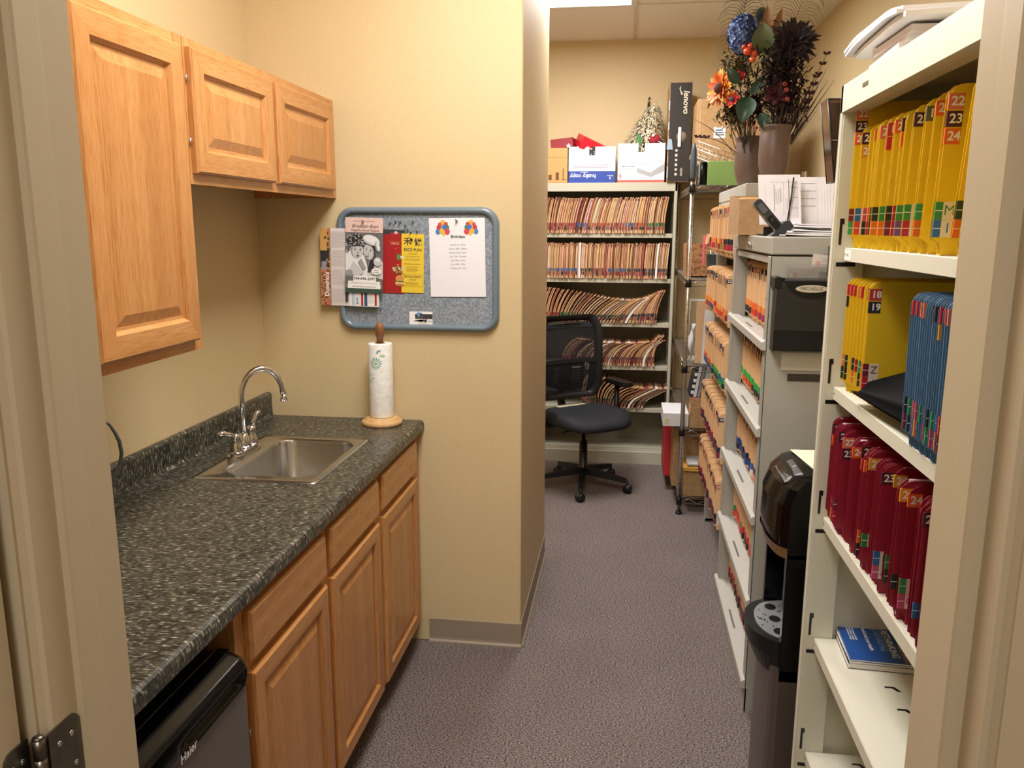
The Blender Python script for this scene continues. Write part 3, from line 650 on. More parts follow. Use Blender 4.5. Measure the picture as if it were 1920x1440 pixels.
# ------------------------------------------------------------------ folders
FPROF = [(.014, 0), (.013, .012), (.010, .018), (0, .024), (0, .222), (.003, .231), (.010, .238), (.02, .2405), (.28, .2405), (.28, 0)]
LPAL = ['#B0223A', '#2E8A4A', '#E0702A', '#2A6BA8', '#1B3A34', '#C2567A', '#D8452E', '#23262C', '#7A2038', '#E58A4A', '#3C9A5C', '#6A4A86']
YCOL = {'22': '#E07A5A', '23': '#4A1A2E', '24': '#EA6A2E', '20': '#E0A030', '21': '#2A2E7A', '19': '#2A2A30', '18': '#C03A3A', '17': '#5A5A4A', '1': '#C8283A', '2': '#20264A', '25': '#D9622A'}
def leafmesh(b, y0, y1, m, prof=FPROF, hs=1., bow=0.):
    P = [(x, z*hs) for x, z in prof]
    b.extr(P, (0, y0, 0), X, Z, Y, y1-y0, m)
def lettering(b, y, z, s, col, white=True, xo=0.):
    b.box((-.0007+xo, y-.0004, z), (.010+xo, y+.003, z+.026), mat(col, .45)); b.box((.010+xo, y-.0004, z), (.0285+xo, y, z+.026), mat('#E6DAD0', .5))
    b.box((-.0009+xo, y-.0005, z+.0125), (.010+xo, y-.0003, z+.0137), WHI)
    if s: b.text(s, (.0195+xo, y-.0006, z+.013), X, Z, .021, mat(col, .5), 0)
def col_folder(kind, color, y, z, x0, t, lean, years, letters, label, group, hs=1., yawd=0., zoff=0., sheets=True):
    cover = mat(color, .5); b = MB()
    leafmesh(b, 0, .0009, cover, hs=hs); leafmesh(b, t-.0009, t, cover, hs=hs); b.box((.014, 0, 0), (.28, t, .001), cover)
    o = bpy.data.objects.new(kind, b.mesh(kind)); COL.objects.link(o); tag(o, label, 'file folder', group)
    o.location = (x0, y, z+zoff); o.rotation_euler = (lean, 0, yawd); ORG[o.name] = V()
    if sheets and t > .004:
        b = MB(); k = max(1, int(t/.004))
        for j in range(k):
            a = .0015+(t-.003)*j/k; e = R_.uniform(.004, .014)
            b.box((.012+e*.6, a, .004), (.272, a+(t-.003)/k*.6, .2405*hs-e+.004), PAPER)
        c = MB.build(b, 'paper_sheets', None, False); c.parent = o
    if years:
        b = MB()
        for j, q in enumerate(years):
            zz = (.2405*hs-.036)-.0245*j; b.box((-.0006, -.0004, zz), (.0215, .0028, zz+.0225), mat(YCOL.get(q, '#4A1A2E'), .45)); b.text(q, (.0125, -.0006, zz+.0113), X, Z, .0185, WHI, .025)
        c = b.build('year_label', None, False); c.parent = o
    if letters:
        b = MB()
        for j, q in enumerate(letters): lettering(b, 0, .054-.0265*j, q, R_.choice(LPAL))
        c = b.build('letter_label', None, False); c.parent = o
    return o
ORD = ['first', 'second', 'third', 'fourth', 'fifth', 'sixth', 'seventh', 'eighth', 'ninth', 'tenth', 'eleventh', 'twelfth', 'thirteenth', 'fourteenth', 'fifteenth', 'sixteenth', 'seventeenth', 'eighteenth', 'nineteenth', 'twentieth', 'twenty-first', 'twenty-second', 'twenty-third', 'twenty-fourth', 'twenty-fifth', 'twenty-sixth', 'twenty-seventh', 'twenty-eighth', 'twenty-ninth', 'thirtieth', 'thirty-first', 'thirty-second']
def desc(years, letters):
    d = []
    if years: d.append('tabs '+' '.join(years))
    if letters: d.append('letters '+' '.join(letters))
    return ', '.join(d) if d else 'blank tab'
YEL = '#ECC51C'; RED = '#931631'; BLU = '#5B82A6'
FX0 = RX+.022
Y1 = [(1.812, .00, .000, .007, ['22', '23', '24'], ['R', 'A'], 1.22), (1.772, .06, .001, .012, ['23', '20'], ['A', 'L'], 1), (1.735, .05, .006, .007, [], ['R', 'O'], 1), (1.708, .045, .007, .006, ['24'], ['O', 'D'], 1),
      (1.683, .05, .005, .006, [], ['C', 'D'], 1), (1.660, .05, .003, .010, ['22'], ['C', 'I'], 1), (1.615, .05, .003, .010, ['18', '1'], ['C', 'O'], 1), (1.572, .055, .002, .010, ['24'], ['F', 'E'], 1), (1.548, .06, .006, .007, ['23', '24'], ['N', 'D'], 1), (1.532, .06, .007, .006, [], ['D', 'A'], 1),
      (1.478, .06, .003, .009, ['23'], ['J', 'E'], 1.), (1.424, .06, .003, .010, ['17'], ['L', 'E'], 1.01), (1.402, .07, .008, .007, ['24'], [], 1.03), (1.332, .07, .001, .014, ['22', '23', '24'], ['M', 'I'], 1.03), (1.262, .15, .003, .010, [], ['N', 'C'], 1.03), (1.226, .17, .002, .010, ['18'], ['N', 'O'], 1.02)]
for i, (y, le, xo, t, ys, ls, hs) in enumerate(Y1):
    col_folder('yellow_folder', YEL, y, ZS[0]+.0006, FX0+xo, t, le, ys, ls, 'yellow folder, %s, %s from far end of top shelf' % (desc(ys, ls), ORD[i]), 'yellow folders on the top shelf', hs)
Y2 = [(1.792, .0, .004, .006, ['1', '19'], ['R', 'E']), (1.775, .0, .006, .008, ['18'], ['O', 'A']), (1.757, .01, .008, .008, ['1'], []), (1.738, .01, .010, .010, ['20'], ['D', 'I']), (1.718, .012, .011, .008, ['1'], ['C']),
      (1.700, .012, .013, .008, [], ['V', 'A']), (1.682, .012, .014, .007, ['17'], ['W', 'O']), (1.664, .012, .012, .010, ['18', '19'], ['Z', 'I'])]
for i, (y, le, xo, t, ys, ls) in enumerate(Y2):
    col_folder('yellow_folder', YEL, y, ZS[1]+.0006, FX0+xo, t, le, ys, ls, 'yellow folder, %s, %s from far end, second shelf' % (desc(ys, ls), ORD[i]), 'yellow folders on the second shelf')
for i in range(11):
    y = 1.336-i*.016; ys = [['1'], ['18'], ['24'], ['22'], [], ['2'], ['19'], ['1', '20'], ['18'], ['22'], ['24']][i]; ls = [['R', 'E'], ['A', 'L'], ['O', 'B'], ['D', 'I'], ['C'], ['S', 'A'], ['T', 'O'], ['W', 'A'], ['E', 'D'], ['K', 'I'], ['M', 'A']][i]
    col_folder('blue_folder', BLU, y, ZS[1]+.0006, FX0-.012+.001*(i % 3), .010, -.04, ys, ls, 'blue folder, %s, %s in row by black tray' % (desc(ys, ls), ORD[i]), 'blue folders on the second shelf', 1.02)
rl = 'ABCDEFGHIJKLMNOPRSTZ'
y = 1.815; i = 0
while y > 1.2:
    t = R_.uniform(.008, .016); ys = R_.choice([['23', '24'], ['24'], [], ['23'], ['20'], [], ['22', '23'], ['21', '23']]); ls = R_.choice([[], [R_.choice(rl), R_.choice('EAOU')], [R_.choice(rl), R_.choice('EAOU')], [R_.choice(rl)]])
    if i == 27: ys, ls = ['22', '23'], ['T', 'E']
    if i >= 30: ys, ls = ['20'], ['Z', 'U']
    g = R_.uniform(.003, .006) if i % 4 else .034
    xo = R_.uniform(0, .016) if (i+1) % 4 else 0.
    col_folder('red_folder', RED, y, ZS[2]+.0006, FX0+xo-.006, t, R_.uniform(.0, .035), ys, ls, 'red folder, %s, %s from far end, third shelf' % (desc(ys, ls), ORD[min(i, 31)]), 'red folders on the third shelf', R_.uniform(.96, 1.02))
    y -= t+g; i += 1
print('red', i)
# black plastic tray lying in front of the second shelf's gap
b = MB()
def tray(u, v):
    w = math.sin(math.pi*min(.5, .03+u*.8))**.75; c = (v-.5)*2
    return V((.446+.098*w+.10*c*w+.02*u, 1.655-.272*u+.02*u*c, ZS[1]+.006+.115*max(0, c)**1.3*w+.022*max(0, -c)**2*w+.024*(1-w)))
TRM = mat('#060607', .6); TRM.node_tree.nodes['Principled BSDF'].inputs['Specular IOR Level'].default_value = .12
b.grid(tray, 22, 14, TRM)
k = len(b.v); b.v += [p-V((0, 0, .0025)) for p in b.v[:k]]; n0 = len(b.f)
for f, m_, s_ in list(zip(b.f, b.m, b.sm)): b.f.append([q+k for q in f][::-1]); b.m.append(m_); b.sm.append(s_)
b.box((.52, 1.44, ZS[1]+.0005), (.56, 1.56, ZS[1]+.006), DARKPLAS, .002)
tag(b.build('desk_tray', loc=(FX0, 1.53, ZS[1])), 'curved black plastic tray on the second shelf between yellow and blue folders', 'tray')
# books on the fourth shelf: a short stack of blue booklets on a dark one
for i in range(3):
    m_ = [mat('#20242A', .4), mat('#E8E6E2', .7), mat('#1B4C94', .35)][i]; z0 = ZS[3]+.0005+[0, .013, .017][i]; h = [.0125, .0035, .005][i]
    t_ = thing('booklet', (.58, 1.81, z0), ['dark covered book at the bottom of the booklet pile', 'white-edged booklet in the middle of the booklet pile', 'blue booklet titled rethinking drinking on top of the pile'][i], 'book', 'booklets piled on the fourth shelf')
    a = math.radians([-3, -2, -3.5][i]); u = V((math.cos(a), math.sin(a), 0)); v = Z.cross(u)
    c = V((.588+.002*i, 1.802, z0)); w, d = .155, .192
    b = MB(); b.extr([(-w/2+.001, -d/2+.001), (w/2, -d/2+.001), (w/2, d/2-.001), (-w/2+.001, d/2-.001)], tuple(c+Z*.0006), u, v, Z, h-.0012, PAPER); b.build('pages', t_)
    b = MB(); P = [(-w/2, -d/2), (w/2, -d/2), (w/2, d/2), (-w/2, d/2)]
    b.extr(P, tuple(c), u, v, Z, .0006, m_); b.extr(P, tuple(c+Z*(h-.0006)), u, v, Z, .0006, m_)
    if i == 2:
        q = c+Z*(h+.0003); tu, tv = -v, u       # text reads away from the front edge
        b.text('RETHINKING', q+u*.022-v*.010, tu, tv, .0215, WHI, .015); b.text('DRINKING', q+u*.004+v*.004, tu, tv, .0215, mat('#7FA8D8', .4), .01)
        b.text('Alcohol and your health', q-u*.022+v*.008, tu, tv, .0115, WHI, .02); 
        for k in range(3): b.text('National Institutes of Health', q-u*(.058-.006*k)+v*.03, tu, tv, .006, WHI, .02)
        b.extr([(.036, -.094), (.076, -.094), (.076, .03), (.06, .05), (.036, -.02)], tuple(q), u, v, Z, .0001, mat('#8A7468', .5)); b.extr([(.04, -.02), (.06, -.02), (.05, .03)], tuple(q+Z*.0001), u, v, Z, .0001, mat('#A83A34', .5)); b.extr(ngon(12, .014, .018, .056, -.06), tuple(q+Z*.0001), u, v, Z, .0001, G4)
    b.build('cover', t_)
# paper stack on top of the cream unit
TOPZ = 1.93
for i in range(9):
    z0 = TOPZ+.001+sum([.006, .010, .009, .010, .012, .006, .008, .006, .006][:i]); h = [.006, .010, .009, .010, .012, .006, .008, .006, .006][i]
    a = R_.uniform(-.06, .06); xo = [0, .01, .004, .012, .006, .016, -.004, -.016, -.012][i]; c = V((.60+xo, 1.68+R_.uniform(-.02, .01)-(.02 if i in (3, 4) else 0), z0)); u = V((math.cos(a), math.sin(a), 0)); v = Z.cross(u)
    b = MB(); w, d = (.28, .22) if i < 6 else (.30, .36)
    m_ = mat(['#EFECEA', '#E8E6E8', '#E6D8D0', '#E9E6E8', '#DDD0CC', '#B9B2AC', '#F0EEF0', '#ECEBF0', '#F3F2F4'][i], .7)
    if i < 6: b.extr([(-w/2, -d/2), (w/2, -d/2), (w/2, d/2), (-w/2, d/2)], tuple(c), u, v, Z, h, m_)
    else:
        def sh(p, q, top=0):
            dz = -.024*max(0, abs(q-.5)-.30)*2.5*((i-5)/3)-.01*abs(p-.5)
            return c+u*(w*(p-.5))+v*(d*(q-.5))+Z*(.012*(i-5)/3+dz+.0+(h if top else 0))
        b.grid(lambda p, q: sh(p, q, 1), 8, 12, m_); b.grid(lambda p, q: sh(1-p, q, 0), 8, 12, m_)
        for e in ((0, 0, 0, 1), (1, 1, 0, 1)):
            b.grid(lambda p, q, e=e: sh(e[0], q if e[0] else 1-q, p > .5), 1, 12, m_, False)
        for e in (0, 1): b.grid(lambda p, q, e=e: sh(q if not e else 1-q, e, p > .5), 1, 8, m_, False)
    o = b.build('paper_stack', loc=tuple(c)); tag(o, '%s bundle of papers from the bottom of the pile on the cream unit' % ORD[i], 'paper', 'papers piled on top of the cream shelving')

# ================================================================== GREY LATERAL CABINETS
GX = .445
def grey_cab(y0, y1, x, H, zs, label, doors=True):
    t = thing('lateral_file_cabinet', (x, (y0+y1)/2, 0), label, 'filing cabinet'); dp = .46; o = (x, y0, 0); u, n = Y, -X; w = y1-y0
    for a0, k in ((0, 1), (w, -1)):
        b = MB(); fb(b, o, u, n, a0, 0, 0, a0+k*.004, dp, H-.06, GREYMET); fb(b, o, u, n, a0, 0, 0, a0+k*.055, .004, H-.06, GREYMET, .001); fb(b, o, u, n, a0+k*.051, .004, .02, a0+k*.055, .05, H-.06, GREYMET)
        for z in zs: b.lathe([(.003, 0), (.003, .0004)], tuple(V(o)+u*(a0+k*.03)+n*.0002+Z*(z+.13)), BLACK, 8, n)
        b.build('side_panel', t)
    b = MB(); fb(b, o, u, n, .004, dp-.004, 0, w-.004, dp, H-.06, GREYMET); b.build('back_panel', t)
    b = MB(); fb(b, o, u, n, -.001, -.001, H-.056, w+.001, dp, H, GREYMET, .004); b.build('top_case', t)
    if doors:
        b = MB(); fb(b, o, u, n, .055, .008, H-.085, w-.055, .03, H-.062, GREYMET, .002); fb(b, o, u, n, .055, .03, H-.09, w-.055, dp-.01, H-.08, BLACK)
        fb(b, o, u, n, .40, .006, H-.082, .50, .009, H-.07, GREYLT); b.build('door_rail', t)
        b = MB(); b.lathe([(.011, 0), (.013, .002), (.0125, .008), (.009, .011), (.001, .0115)], (x-.001, y0+.42, H-.034), CHROME, 20, n); b.box((x-.014, y0+.418, H-.036), (x-.0125, y0+.422, H-.030), BLACK); b.build('lock', t)
    else:
        b = MB(); fb(b, o, u, n, .05, .004, H-.12, w-.05, .02, H-.056, GREYMET); b.build('header', t)
    for i, z in enumerate(zs):
        b = MB(); q = .012 if doors else .0
        if doors:
            b.extr([(x-q, z-.03), (x-q, z-.006), (x-q+.008, z), (x+.026, z), (x+.028, z-.008), (x+.045, z-.008), (x+.045, z-.03)], (0, y0+.002, 0), X, Z, Y, w-.004, GREYLT)
            b.box((x+.008, y0+w*.42, z), (x+.016, y0+w*.60, z+.0004), mat('#6A6862', .5))
            fb(b, o, u, n, .056, .045, z-.012, w-.056, dp-.006, z-.008, GREYLT)
            if i == len(zs)-1: fb(b, o, u, n, .0, .002, 0, w, .006, z-.03, GREYMET)
        else: fb(b, o, u, n, .056, .004, z-.02, w-.056, dp-.006, z-.004, GREYMET, .001)
        b.build('shelf', t)
    return t
ZN = [1.288, 1.005, .705, .410, .115]
grey_cab(2.628, 3.52, GX, 1.612, ZN, 'near grey steel lateral filing cabinet with lock, beside the water cooler')
ZF = [1.515, 1.215, .915, .600, .29]
grey_cab(3.54, 4.545, .483, 1.82, ZF, 'taller grey steel filing cabinet beyond the near one, under the vases', False)

# manila folders, shared meshes
def manila_mesh(bands, year, t):
    b = MB()
    for k in range(3): a = t*k/3; leafmesh(b, a+.0002, a+.0014, MANILA); 
    leafmesh(b, t-.0014, t-.0002, MANILA)
    for k in range(3): b.box((.012+.003*k, t*k/3+.002, .01), (.27, t*(k+1)/3-.001, .232), mat('#EADFD2', .8))
    o = [b.mesh('manila_folder')]
    b = MB()
    for j, c in enumerate(bands):
        b.box((-.001, -.0006, .056-.026*j), (.010, t*.85, .056-.026*j+.0245), mat(c, .5)); b.box((.010, -.0006, .056-.026*j), (.027, 0, .056-.026*j+.0245), mat('#E8DDD2', .5))
    if year:
        b.box((-.001, -.0006, .200), (.020, .0035, .200+.020), mat(year, .5)); b.text('23', (.011, -.0009, .21), X, Z, .016, WHI, .02)
    b.box((-.0012, .004, .178), (.004, .0075, .222), mat(R_.choice(['#4A2A2A', '#2A2A30', '#7A3A2A', '#3A2E4A']), .5))
    return o[0], b.mesh('index_label')
ROWB = [[['#E88A3A', '#23262C'], ['#E8703A', '#D8452E'], ['#E98F3C', '#B02A3A'], ['#D8452E', '#3A4A9A'], ['#3CA050', '#C0304A']],
        [['#35B04A', '#E0602A'], ['#35B04A', '#D8452E'], ['#2FA848', '#23262C'], ['#35B04A', '#F0A080'], ['#2A6BA8', '#E8DDD2']],
        [['#2A4A9A', '#23262C'], ['#23262C', '#2A4A9A'], ['#2A6BA8', '#E8DDD2'], ['#23262C', '#E89080'], ['#2A4A9A', '#C0304A']],
        [['#C8343A', '#E8604A'], ['#D8452E', '#C0304A'], ['#C8343A', '#23262C'], ['#E0705A', '#D8452E'], ['#3CA050', '#D8452E']],
        [['#A82A3A', '#5A2A2A'], ['#8A2A3A', '#3A2A3A'], ['#7A2A2A', '#23262C'], ['#4A4A5A', '#A82A3A'], ['#23262C', '#6A3A3A']]]
SHN = ['top', 'second', 'third', 'fourth', 'bottom']
def manila_row(y0, y1, x, z, bands, n, label, group, jit=.005, wave=0.):
    vs = [manila_mesh(bk, R_.choice(['#4A1A2E', '#23262C', '#C8643A', None, '#2A2E5A']), tt) for bk, tt in zip(bands, (.020, .017, .022, .018, .016))]
    st = (y1-y0)/n
    for i in range(n):
        me, lm = vs[min(4, int(5*i/n+R_.uniform(-.4, .8))) if R_.random() < .8 else R_.randrange(5)]
        o = bpy.data.objects.new('manila_folder', me); COL.objects.link(o)
        o.location = (x+R_.uniform(-jit, jit)+wave*math.sin(i*.5), y1-st*(i+1), z); o.rotation_euler = (R_.uniform(-.008, .014), 0, R_.uniform(-.003, .003)); o.scale = (1, min(1.5, st/.022*.94), R_.uniform(.94, .975))
        tag(o, label, 'file folder', group)
        l = bpy.data.objects.new('index_label', lm); COL.objects.link(l); l.parent = o
for r in range(5):
    manila_row(2.70, 3.455, GX+.045, ZN[r]-.0062, ROWB[r], 26, 'manila folder with coloured end tabs on the %s shelf of the near grey cabinet' % SHN[r], 'manila folders on the %s shelf of the near cabinet' % SHN[r])
FB = [[['#7A2A3A', '#A8304A'], ['#E8903A', '#C0304A'], ['#E8A03A', '#B02A3A'], ['#A82A3A', '#7AA03A'], ['#23262C', '#B02A3A']], [['#E8903A', '#B83A3A'], ['#E8903A', '#2A4A8A'], ['#C8343A', '#E8903A'], ['#E89A4A', '#D8452E'], ['#E8903A', '#A82A3A']],
      [['#E0602A', '#2A4A9A'], ['#D8502A', '#2A5AA8'], ['#35A04A', '#2A5A3A'], ['#35A04A', '#1B3A34'], ['#2A6BA8', '#35A04A']], [['#8A2A3A', '#2A2E3A'], ['#2A2E4A', '#A82A3A'], ['#5A2A3A', '#23262C'], ['#A82A3A', '#4A4A6A'], ['#2A2E4A', '#8A2A3A']], ROWB[4]]
for r in range(5):
    manila_row(3.60, 4.47, .435, ZF[r]-.0025, FB[r], 24, 'manila folder on the %s shelf of the taller far grey cabinet' % SHN[r], 'manila folders on the %s shelf of the far cabinet' % SHN[r], .006)

# ------------------------------------------------------------------ patient charts on the back unit (edge on)
EDG = [nmat('chart_edge_%d' % i, [((1, 1, .3), 60, 3, [(.3, a), (.7, c)], 0)], rough=.85) for i, (a, c) in enumerate((('#C79A66', '#DDB583'), ('#B98A5A', '#CFA273'), ('#C88A72', '#D8A088'), ('#8A3E38', '#A85A4E'), ('#EDE4DC', '#F6F0EA'), ('#6A3A2E', '#8A5244'), ('#D8C09A', '#E8D4B4'), ('#CDA9B8', '#DCC0CC')))]
def chart(x, z, t, lean, bend, h, yoff, band, white=False, lab='', grp=''):
    """one thick chart: leaves and papers swept along a leaning, bending spine line"""
    n = 7; parts = [MB(), MB(), MB()]
    k = max(2, int(t/.0028)); edges = [R_.uniform(0, t) for _ in range(k-1)]; edges = [0]+sorted(edges)+[t]
    tip = mat(R_.choice(['#6A1E28', '#7A2A2A', '#4A1A20', '#8A3A34']), .6)
    for j in range(k):
        a, c = edges[j], edges[j+1]
        if c-a < .0006: continue
        m_ = (EDG[4] if R_.random() < .8 else EDG[7]) if white else EDG[R_.choices(range(8), (26, 22, 16, 9, 3, 9, 10, 2))[0]]
        cover = j in (0, k-1) or R_.random() < .25; dy = yoff+(0 if cover else R_.uniform(.002, .010)); hh = h*(1 if cover else R_.uniform(.93, .99))
        B_ = parts[0] if cover else parts[1]
        vs = []
        for i in range(n+1):
            s_ = i/n; xx = lean*h*s_+bend*h*(s_*s_-s_); zz = hh*s_*math.cos(min(.9, abs(lean+bend*(s_-.5))))
            for px, py in ((a, dy), (c, dy), (c, dy+.20), (a, dy+.20)): vs.append((x+px+xx, BYF+py, z+zz))
        fs = [(i*4+q, i*4+(q+1) % 4, i*4+4+(q+1) % 4, i*4+4+q) for i in range(n) for q in range(4)]+[(3, 2, 1, 0), (n*4, n*4+1, n*4+2, n*4+3)]
        B_.add(vs, fs, m_)
    tabs = []
    # tinted year tip at the head and the colour band low on the edge
    for (s0, s1, m_) in ((.90, .97, tip), (.10, .19, mat(R_.choice(['#7A2430', '#8A3A34', '#23262C', '#A05040']), .6)), (.20, .29, mat(band, .6))):
        if white: continue
        a = R_.uniform(0, t*.3); c = t-R_.uniform(0, t*.2)
        if s0 == .9: c = a+min(t, .004)
        vs = []
        for s_ in (s0, s1):
            xx = lean*h*s_+bend*h*(s_*s_-s_); zz = h*s_*math.cos(min(.9, abs(lean+bend*(s_-.5))))
            for px, py in ((a, -.0006), (c, -.0006), (c, .002), (a, .002)): vs.append((x+px+xx, BYF+yoff+py, z+zz))
        tb = MB(); tb.add(vs, [(q, (q+1) % 4, 4+(q+1) % 4, 4+q) for q in range(4)]+[(3, 2, 1, 0), (4, 5, 6, 7)], m_); tabs.append(('year_tab' if s0 == .9 else 'index_label', tb))
    o = parts[0].build('patient_chart', loc=(x, BYF, z)); tag(o, lab, 'patient chart', grp)
    if parts[1].v: parts[1].build('paper_sheets', o)
    for nm, tb in tabs: tb.build(nm, o)
CB = {0: lambda f: '#8A2A34' if f < .25 or .5 < f < .62 else ('#2F4F86' if f < .35 or .62 < f < .7 else ('#1F5A34' if f > .8 else '#A0442E')),
      1: lambda f: '#35588E' if f < .28 else ('#20242C' if f < .40 else ('#7A2A3E' if f < .5 else ('#3A5A80' if f < .65 else '#2A2A34'))),
      2: lambda f: '#8A2A2A' if f < .14 else ('#1F6A34' if f < .36 else ('#1F4A34' if f < .6 else '#20222A')),
      3: lambda f: '#7A2A30' if f < .5 else '#5A2A34', 4: lambda f: '#A83A34' if f < .4 else '#1F4A34'}
def chart_row(r, x0, x1, lean, bend, hfn, n0=0):
    z = ZS[r]+.0006; x = x0; i = 0
    while x < x1-.012:
        f = (x-(-.58))/(.305+.58); t = R_.uniform(.010, .021); L = lean(f)+R_.uniform(-.004, .004); sp = t/ max(.6, math.cos(L))
        wht = R_.random() < .035
        lab = ('white-edged' if wht else 'worn manila')+' patient chart with tinted end tabs on the %s shelf of the back unit' % SHN[r]
        if wht: lab = 'white-edged patient chart among the manila ones on the %s back shelf' % SHN[r]
        chart(x, z, t*.86, L, bend(f), .242*hfn(f)*R_.uniform(.985, 1.015), R_.uniform(.006, .018), CB[r](f), wht, lab, 'patient charts on the %s shelf of the back unit' % SHN[r]+(' (white edged)' if wht else ''))
        x += sp+R_.uniform(.0002, .001); i += 1
    return i
# the top of the last chart rests on the end panel, so leaning rows stop short
chart_row(0, -.575, .262, lambda f: .10+.12*math.sin(min(1, f*1.3)*math.pi), lambda f: .12, lambda f: 1)
chart_row(1, -.575, .288, lambda f: .02+.06*max(0, f-.35), lambda f: .05, lambda f: .98)
chart_row(2, -.575, .225, lambda f: .12+.62*math.sin(min(1, f*1.05)*math.pi)**1.2, lambda f: .25, lambda f: 1.)
chart_row(3, -.43, .225, lambda f: .30+.30*math.sin(min(1, f)*math.pi) if f < .85 else .24, lambda f: .5, lambda f: 1.)
chart_row(4, -.255, .160, lambda f: .05+.78*min(1, max(0, (f-.40)/.25))*(1-.3*max(0, f-.8)), lambda f: .6, lambda f: .98)

# ================================================================== THINGS ON TOP OF THE BACK UNIT
BT = 1.9305
def carton(name, x0, x1, y0, y1, z, h, m_, label, cat='box', open_top=False, t=.004, notch=False, extra=None, rot=0., inner=None):
    o = thing(name, ((x0+x1)/2, (y0+y1)/2, z), label, cat); b = MB()
    if open_top:
        b.box((x0, y0, z), (x1, y1, z+t), m_)
        if notch:
            c = (x0+x1)/2; w = .020; d = .055
            b.extr([(x0, z), (x1, z), (x1, z+h), (c+w, z+h), (c+w, z+h-d), (c-w, z+h-d), (c-w, z+h), (x0, z+h)], (0, y0, 0), X, Z, Y, t, m_)
        else: b.box((x0, y0, z), (x1, y0+t, z+h), m_)
        b.box((x0, y1-t, z), (x1, y1, z+h), m_); b.box((x0, y0+t, z), (x0+t, y1-t, z+h), m_); b.box((x1-t, y0+t, z), (x1, y1-t, z+h), m_)
    else: b.box((x0, y0, z), (x1, y1, z+h), m_, .002)
    if extra: extra(b)
    if rot: b.xf(Matrix.Translation(V(o.location)) @ Matrix.Rotation(rot, 4, 'Z') @ Matrix.Translation(-V(o.location)))
    b.build('carton', o); return o
def ex(b):
    y = 5.5995
    for i, (w, h) in enumerate(((.022, .035), (.022, .05), (.006, .075))): b.box((-.53+i*.048, y-.0006, BT+.018), (-.53+i*.048+w, y, BT+.018+h), mat('#6B4A2A', .8))
    b.box((-.60, y-.0005, BT+.165), (-.403, y, BT+.1665), mat('#8A6A44', .8)); b.box((-.445, y-.0006, BT+.018), (-.405, y, BT+.021), mat('#6B4A2A', .8))
carton('cardboard_box', -.60, -.403, 5.60, 5.90, BT, .225, mat('#C9985F', .8), 'brown cardboard box at the left end of the back unit top', extra=ex)
def ex(b):
    y = 5.6015; b.box((-.396, y-.0008, BT), (-.086, y, BT+.075), mat('#27449A', .5)); b.text('husky copy', (-.30, y-.001, BT+.043), -X, -Z, .038, WHI, .015); b.text('multipurpose', (-.29, y-.001, BT+.067), -X, -Z, .010, WHI, .01); b.text('2', (-.12, y-.001, BT+.03), -X, -Z, .02, WHI, .02); b.text('500 sheets', (-.12, y-.001, BT+.045), -X, -Z, .009, WHI, .02)
    for dz in (.10, .112): b.box((-.365, y-.0006, BT+dz), (-.12, y, BT+dz+.0025), mat('#7A6A8A', .6))
hb_ = carton('copy_paper_box', -.396, -.086, 5.602, 5.86, BT, .232, mat('#E9E9EC', .6), 'white open-topped copy paper box with an upside-down blue band', open_top=True, notch=True, extra=ex)
def ex(b):
    y = 5.6015; b.box((-.070, y-.0008, BT), (.235, y, BT+.016), mat('#D8635A', .6))
    P = [(.055, BT+.095), (.175, BT+.155), (.235, BT+.125), (.235, BT+.075), (.15, BT+.035), (.055, BT+.065)]
    b.extr(P, (0, y-.0006, 0), X, Z, Y, .0005, mat('#A9A9AC', .6)); b.extr([(.058, BT+.094), (.175, BT+.151), (.232, BT+.122), (.145, BT+.064)], (0, y-.001, 0), X, Z, Y, .0004, mat('#F6F6F6', .6))
    for k in range(5): b.extr([(.095+.018*k, BT+.110), (.098+.018*k, BT+.110), (.118+.018*k, BT+.124), (.115+.018*k, BT+.124)], (0, y-.0014, 0), X, Z, Y, .0004, G2)
    b.text('Multi-use Paper', (.0, y-.001, BT+.105), X, Z, .013, G2, .01); b.text('20 lb / 500 sheets', (-.01, y-.001, BT+.088), X, Z, .009, G2); b.text('200', (-.052, y-.001, BT+.04), Z, -X, .02, mat('#D86A70', .6), .02)
carton('paper_ream_box', -.070, .235, 5.602, 5.86, BT, .250, mat('#E6E6EA', .6), 'white open box with a drawing of a paper ream, holding the small tree', open_top=True, notch=True, extra=ex)
# red gift boxes resting on the copy box
RB = mat('#D0182C', .45); RBD = mat('#8A2430', .5)
def tilted(name, c, sz, rot, m_, label, lid=.004):
    o = thing(name, c, label, 'box'); b = MB(); w, d, h = sz
    for q in (((-w/2, -d/2, h-lid), (w/2, d/2, h)), ((-w/2, -d/2, 0), (-w/2+lid, d/2, h-lid)), ((w/2-lid, -d/2, 0), (w/2, d/2, h-lid)), ((-w/2+lid, -d/2, 0), (w/2-lid, -d/2+lid, h-lid)), ((-w/2+lid, d/2-lid, 0), (w/2-lid, d/2, h-lid))): b.box(*q, m_)
    b.xf(Matrix.Translation(V(c)) @ rot); b.build('lid', o); return o
tilted('red_gift_box', (-.25, 5.72, BT+.205), (.23, .20, .075), Matrix.Rotation(.42, 4, 'Y') @ Matrix.Rotation(.3, 4, 'Z') @ Matrix.Rotation(.10, 4, 'X'), RB, 'bright red gift box lying tilted in the copy paper box')
tilted('red_gift_box', (-.435, 5.72, BT+.226), (.15, .18, .065), Matrix.Rotation(-.10, 4, 'Y') @ Matrix.Rotation(-.1, 4, 'Z'), RBD, 'dark red box leaning between the brown box and the copy paper box')
b = MB(); st = []
for i in range(10): a = math.pi/2+i*math.pi/5; r = .018 if i % 2 == 0 else .008; st.append((r*math.cos(a), r*math.sin(a)))
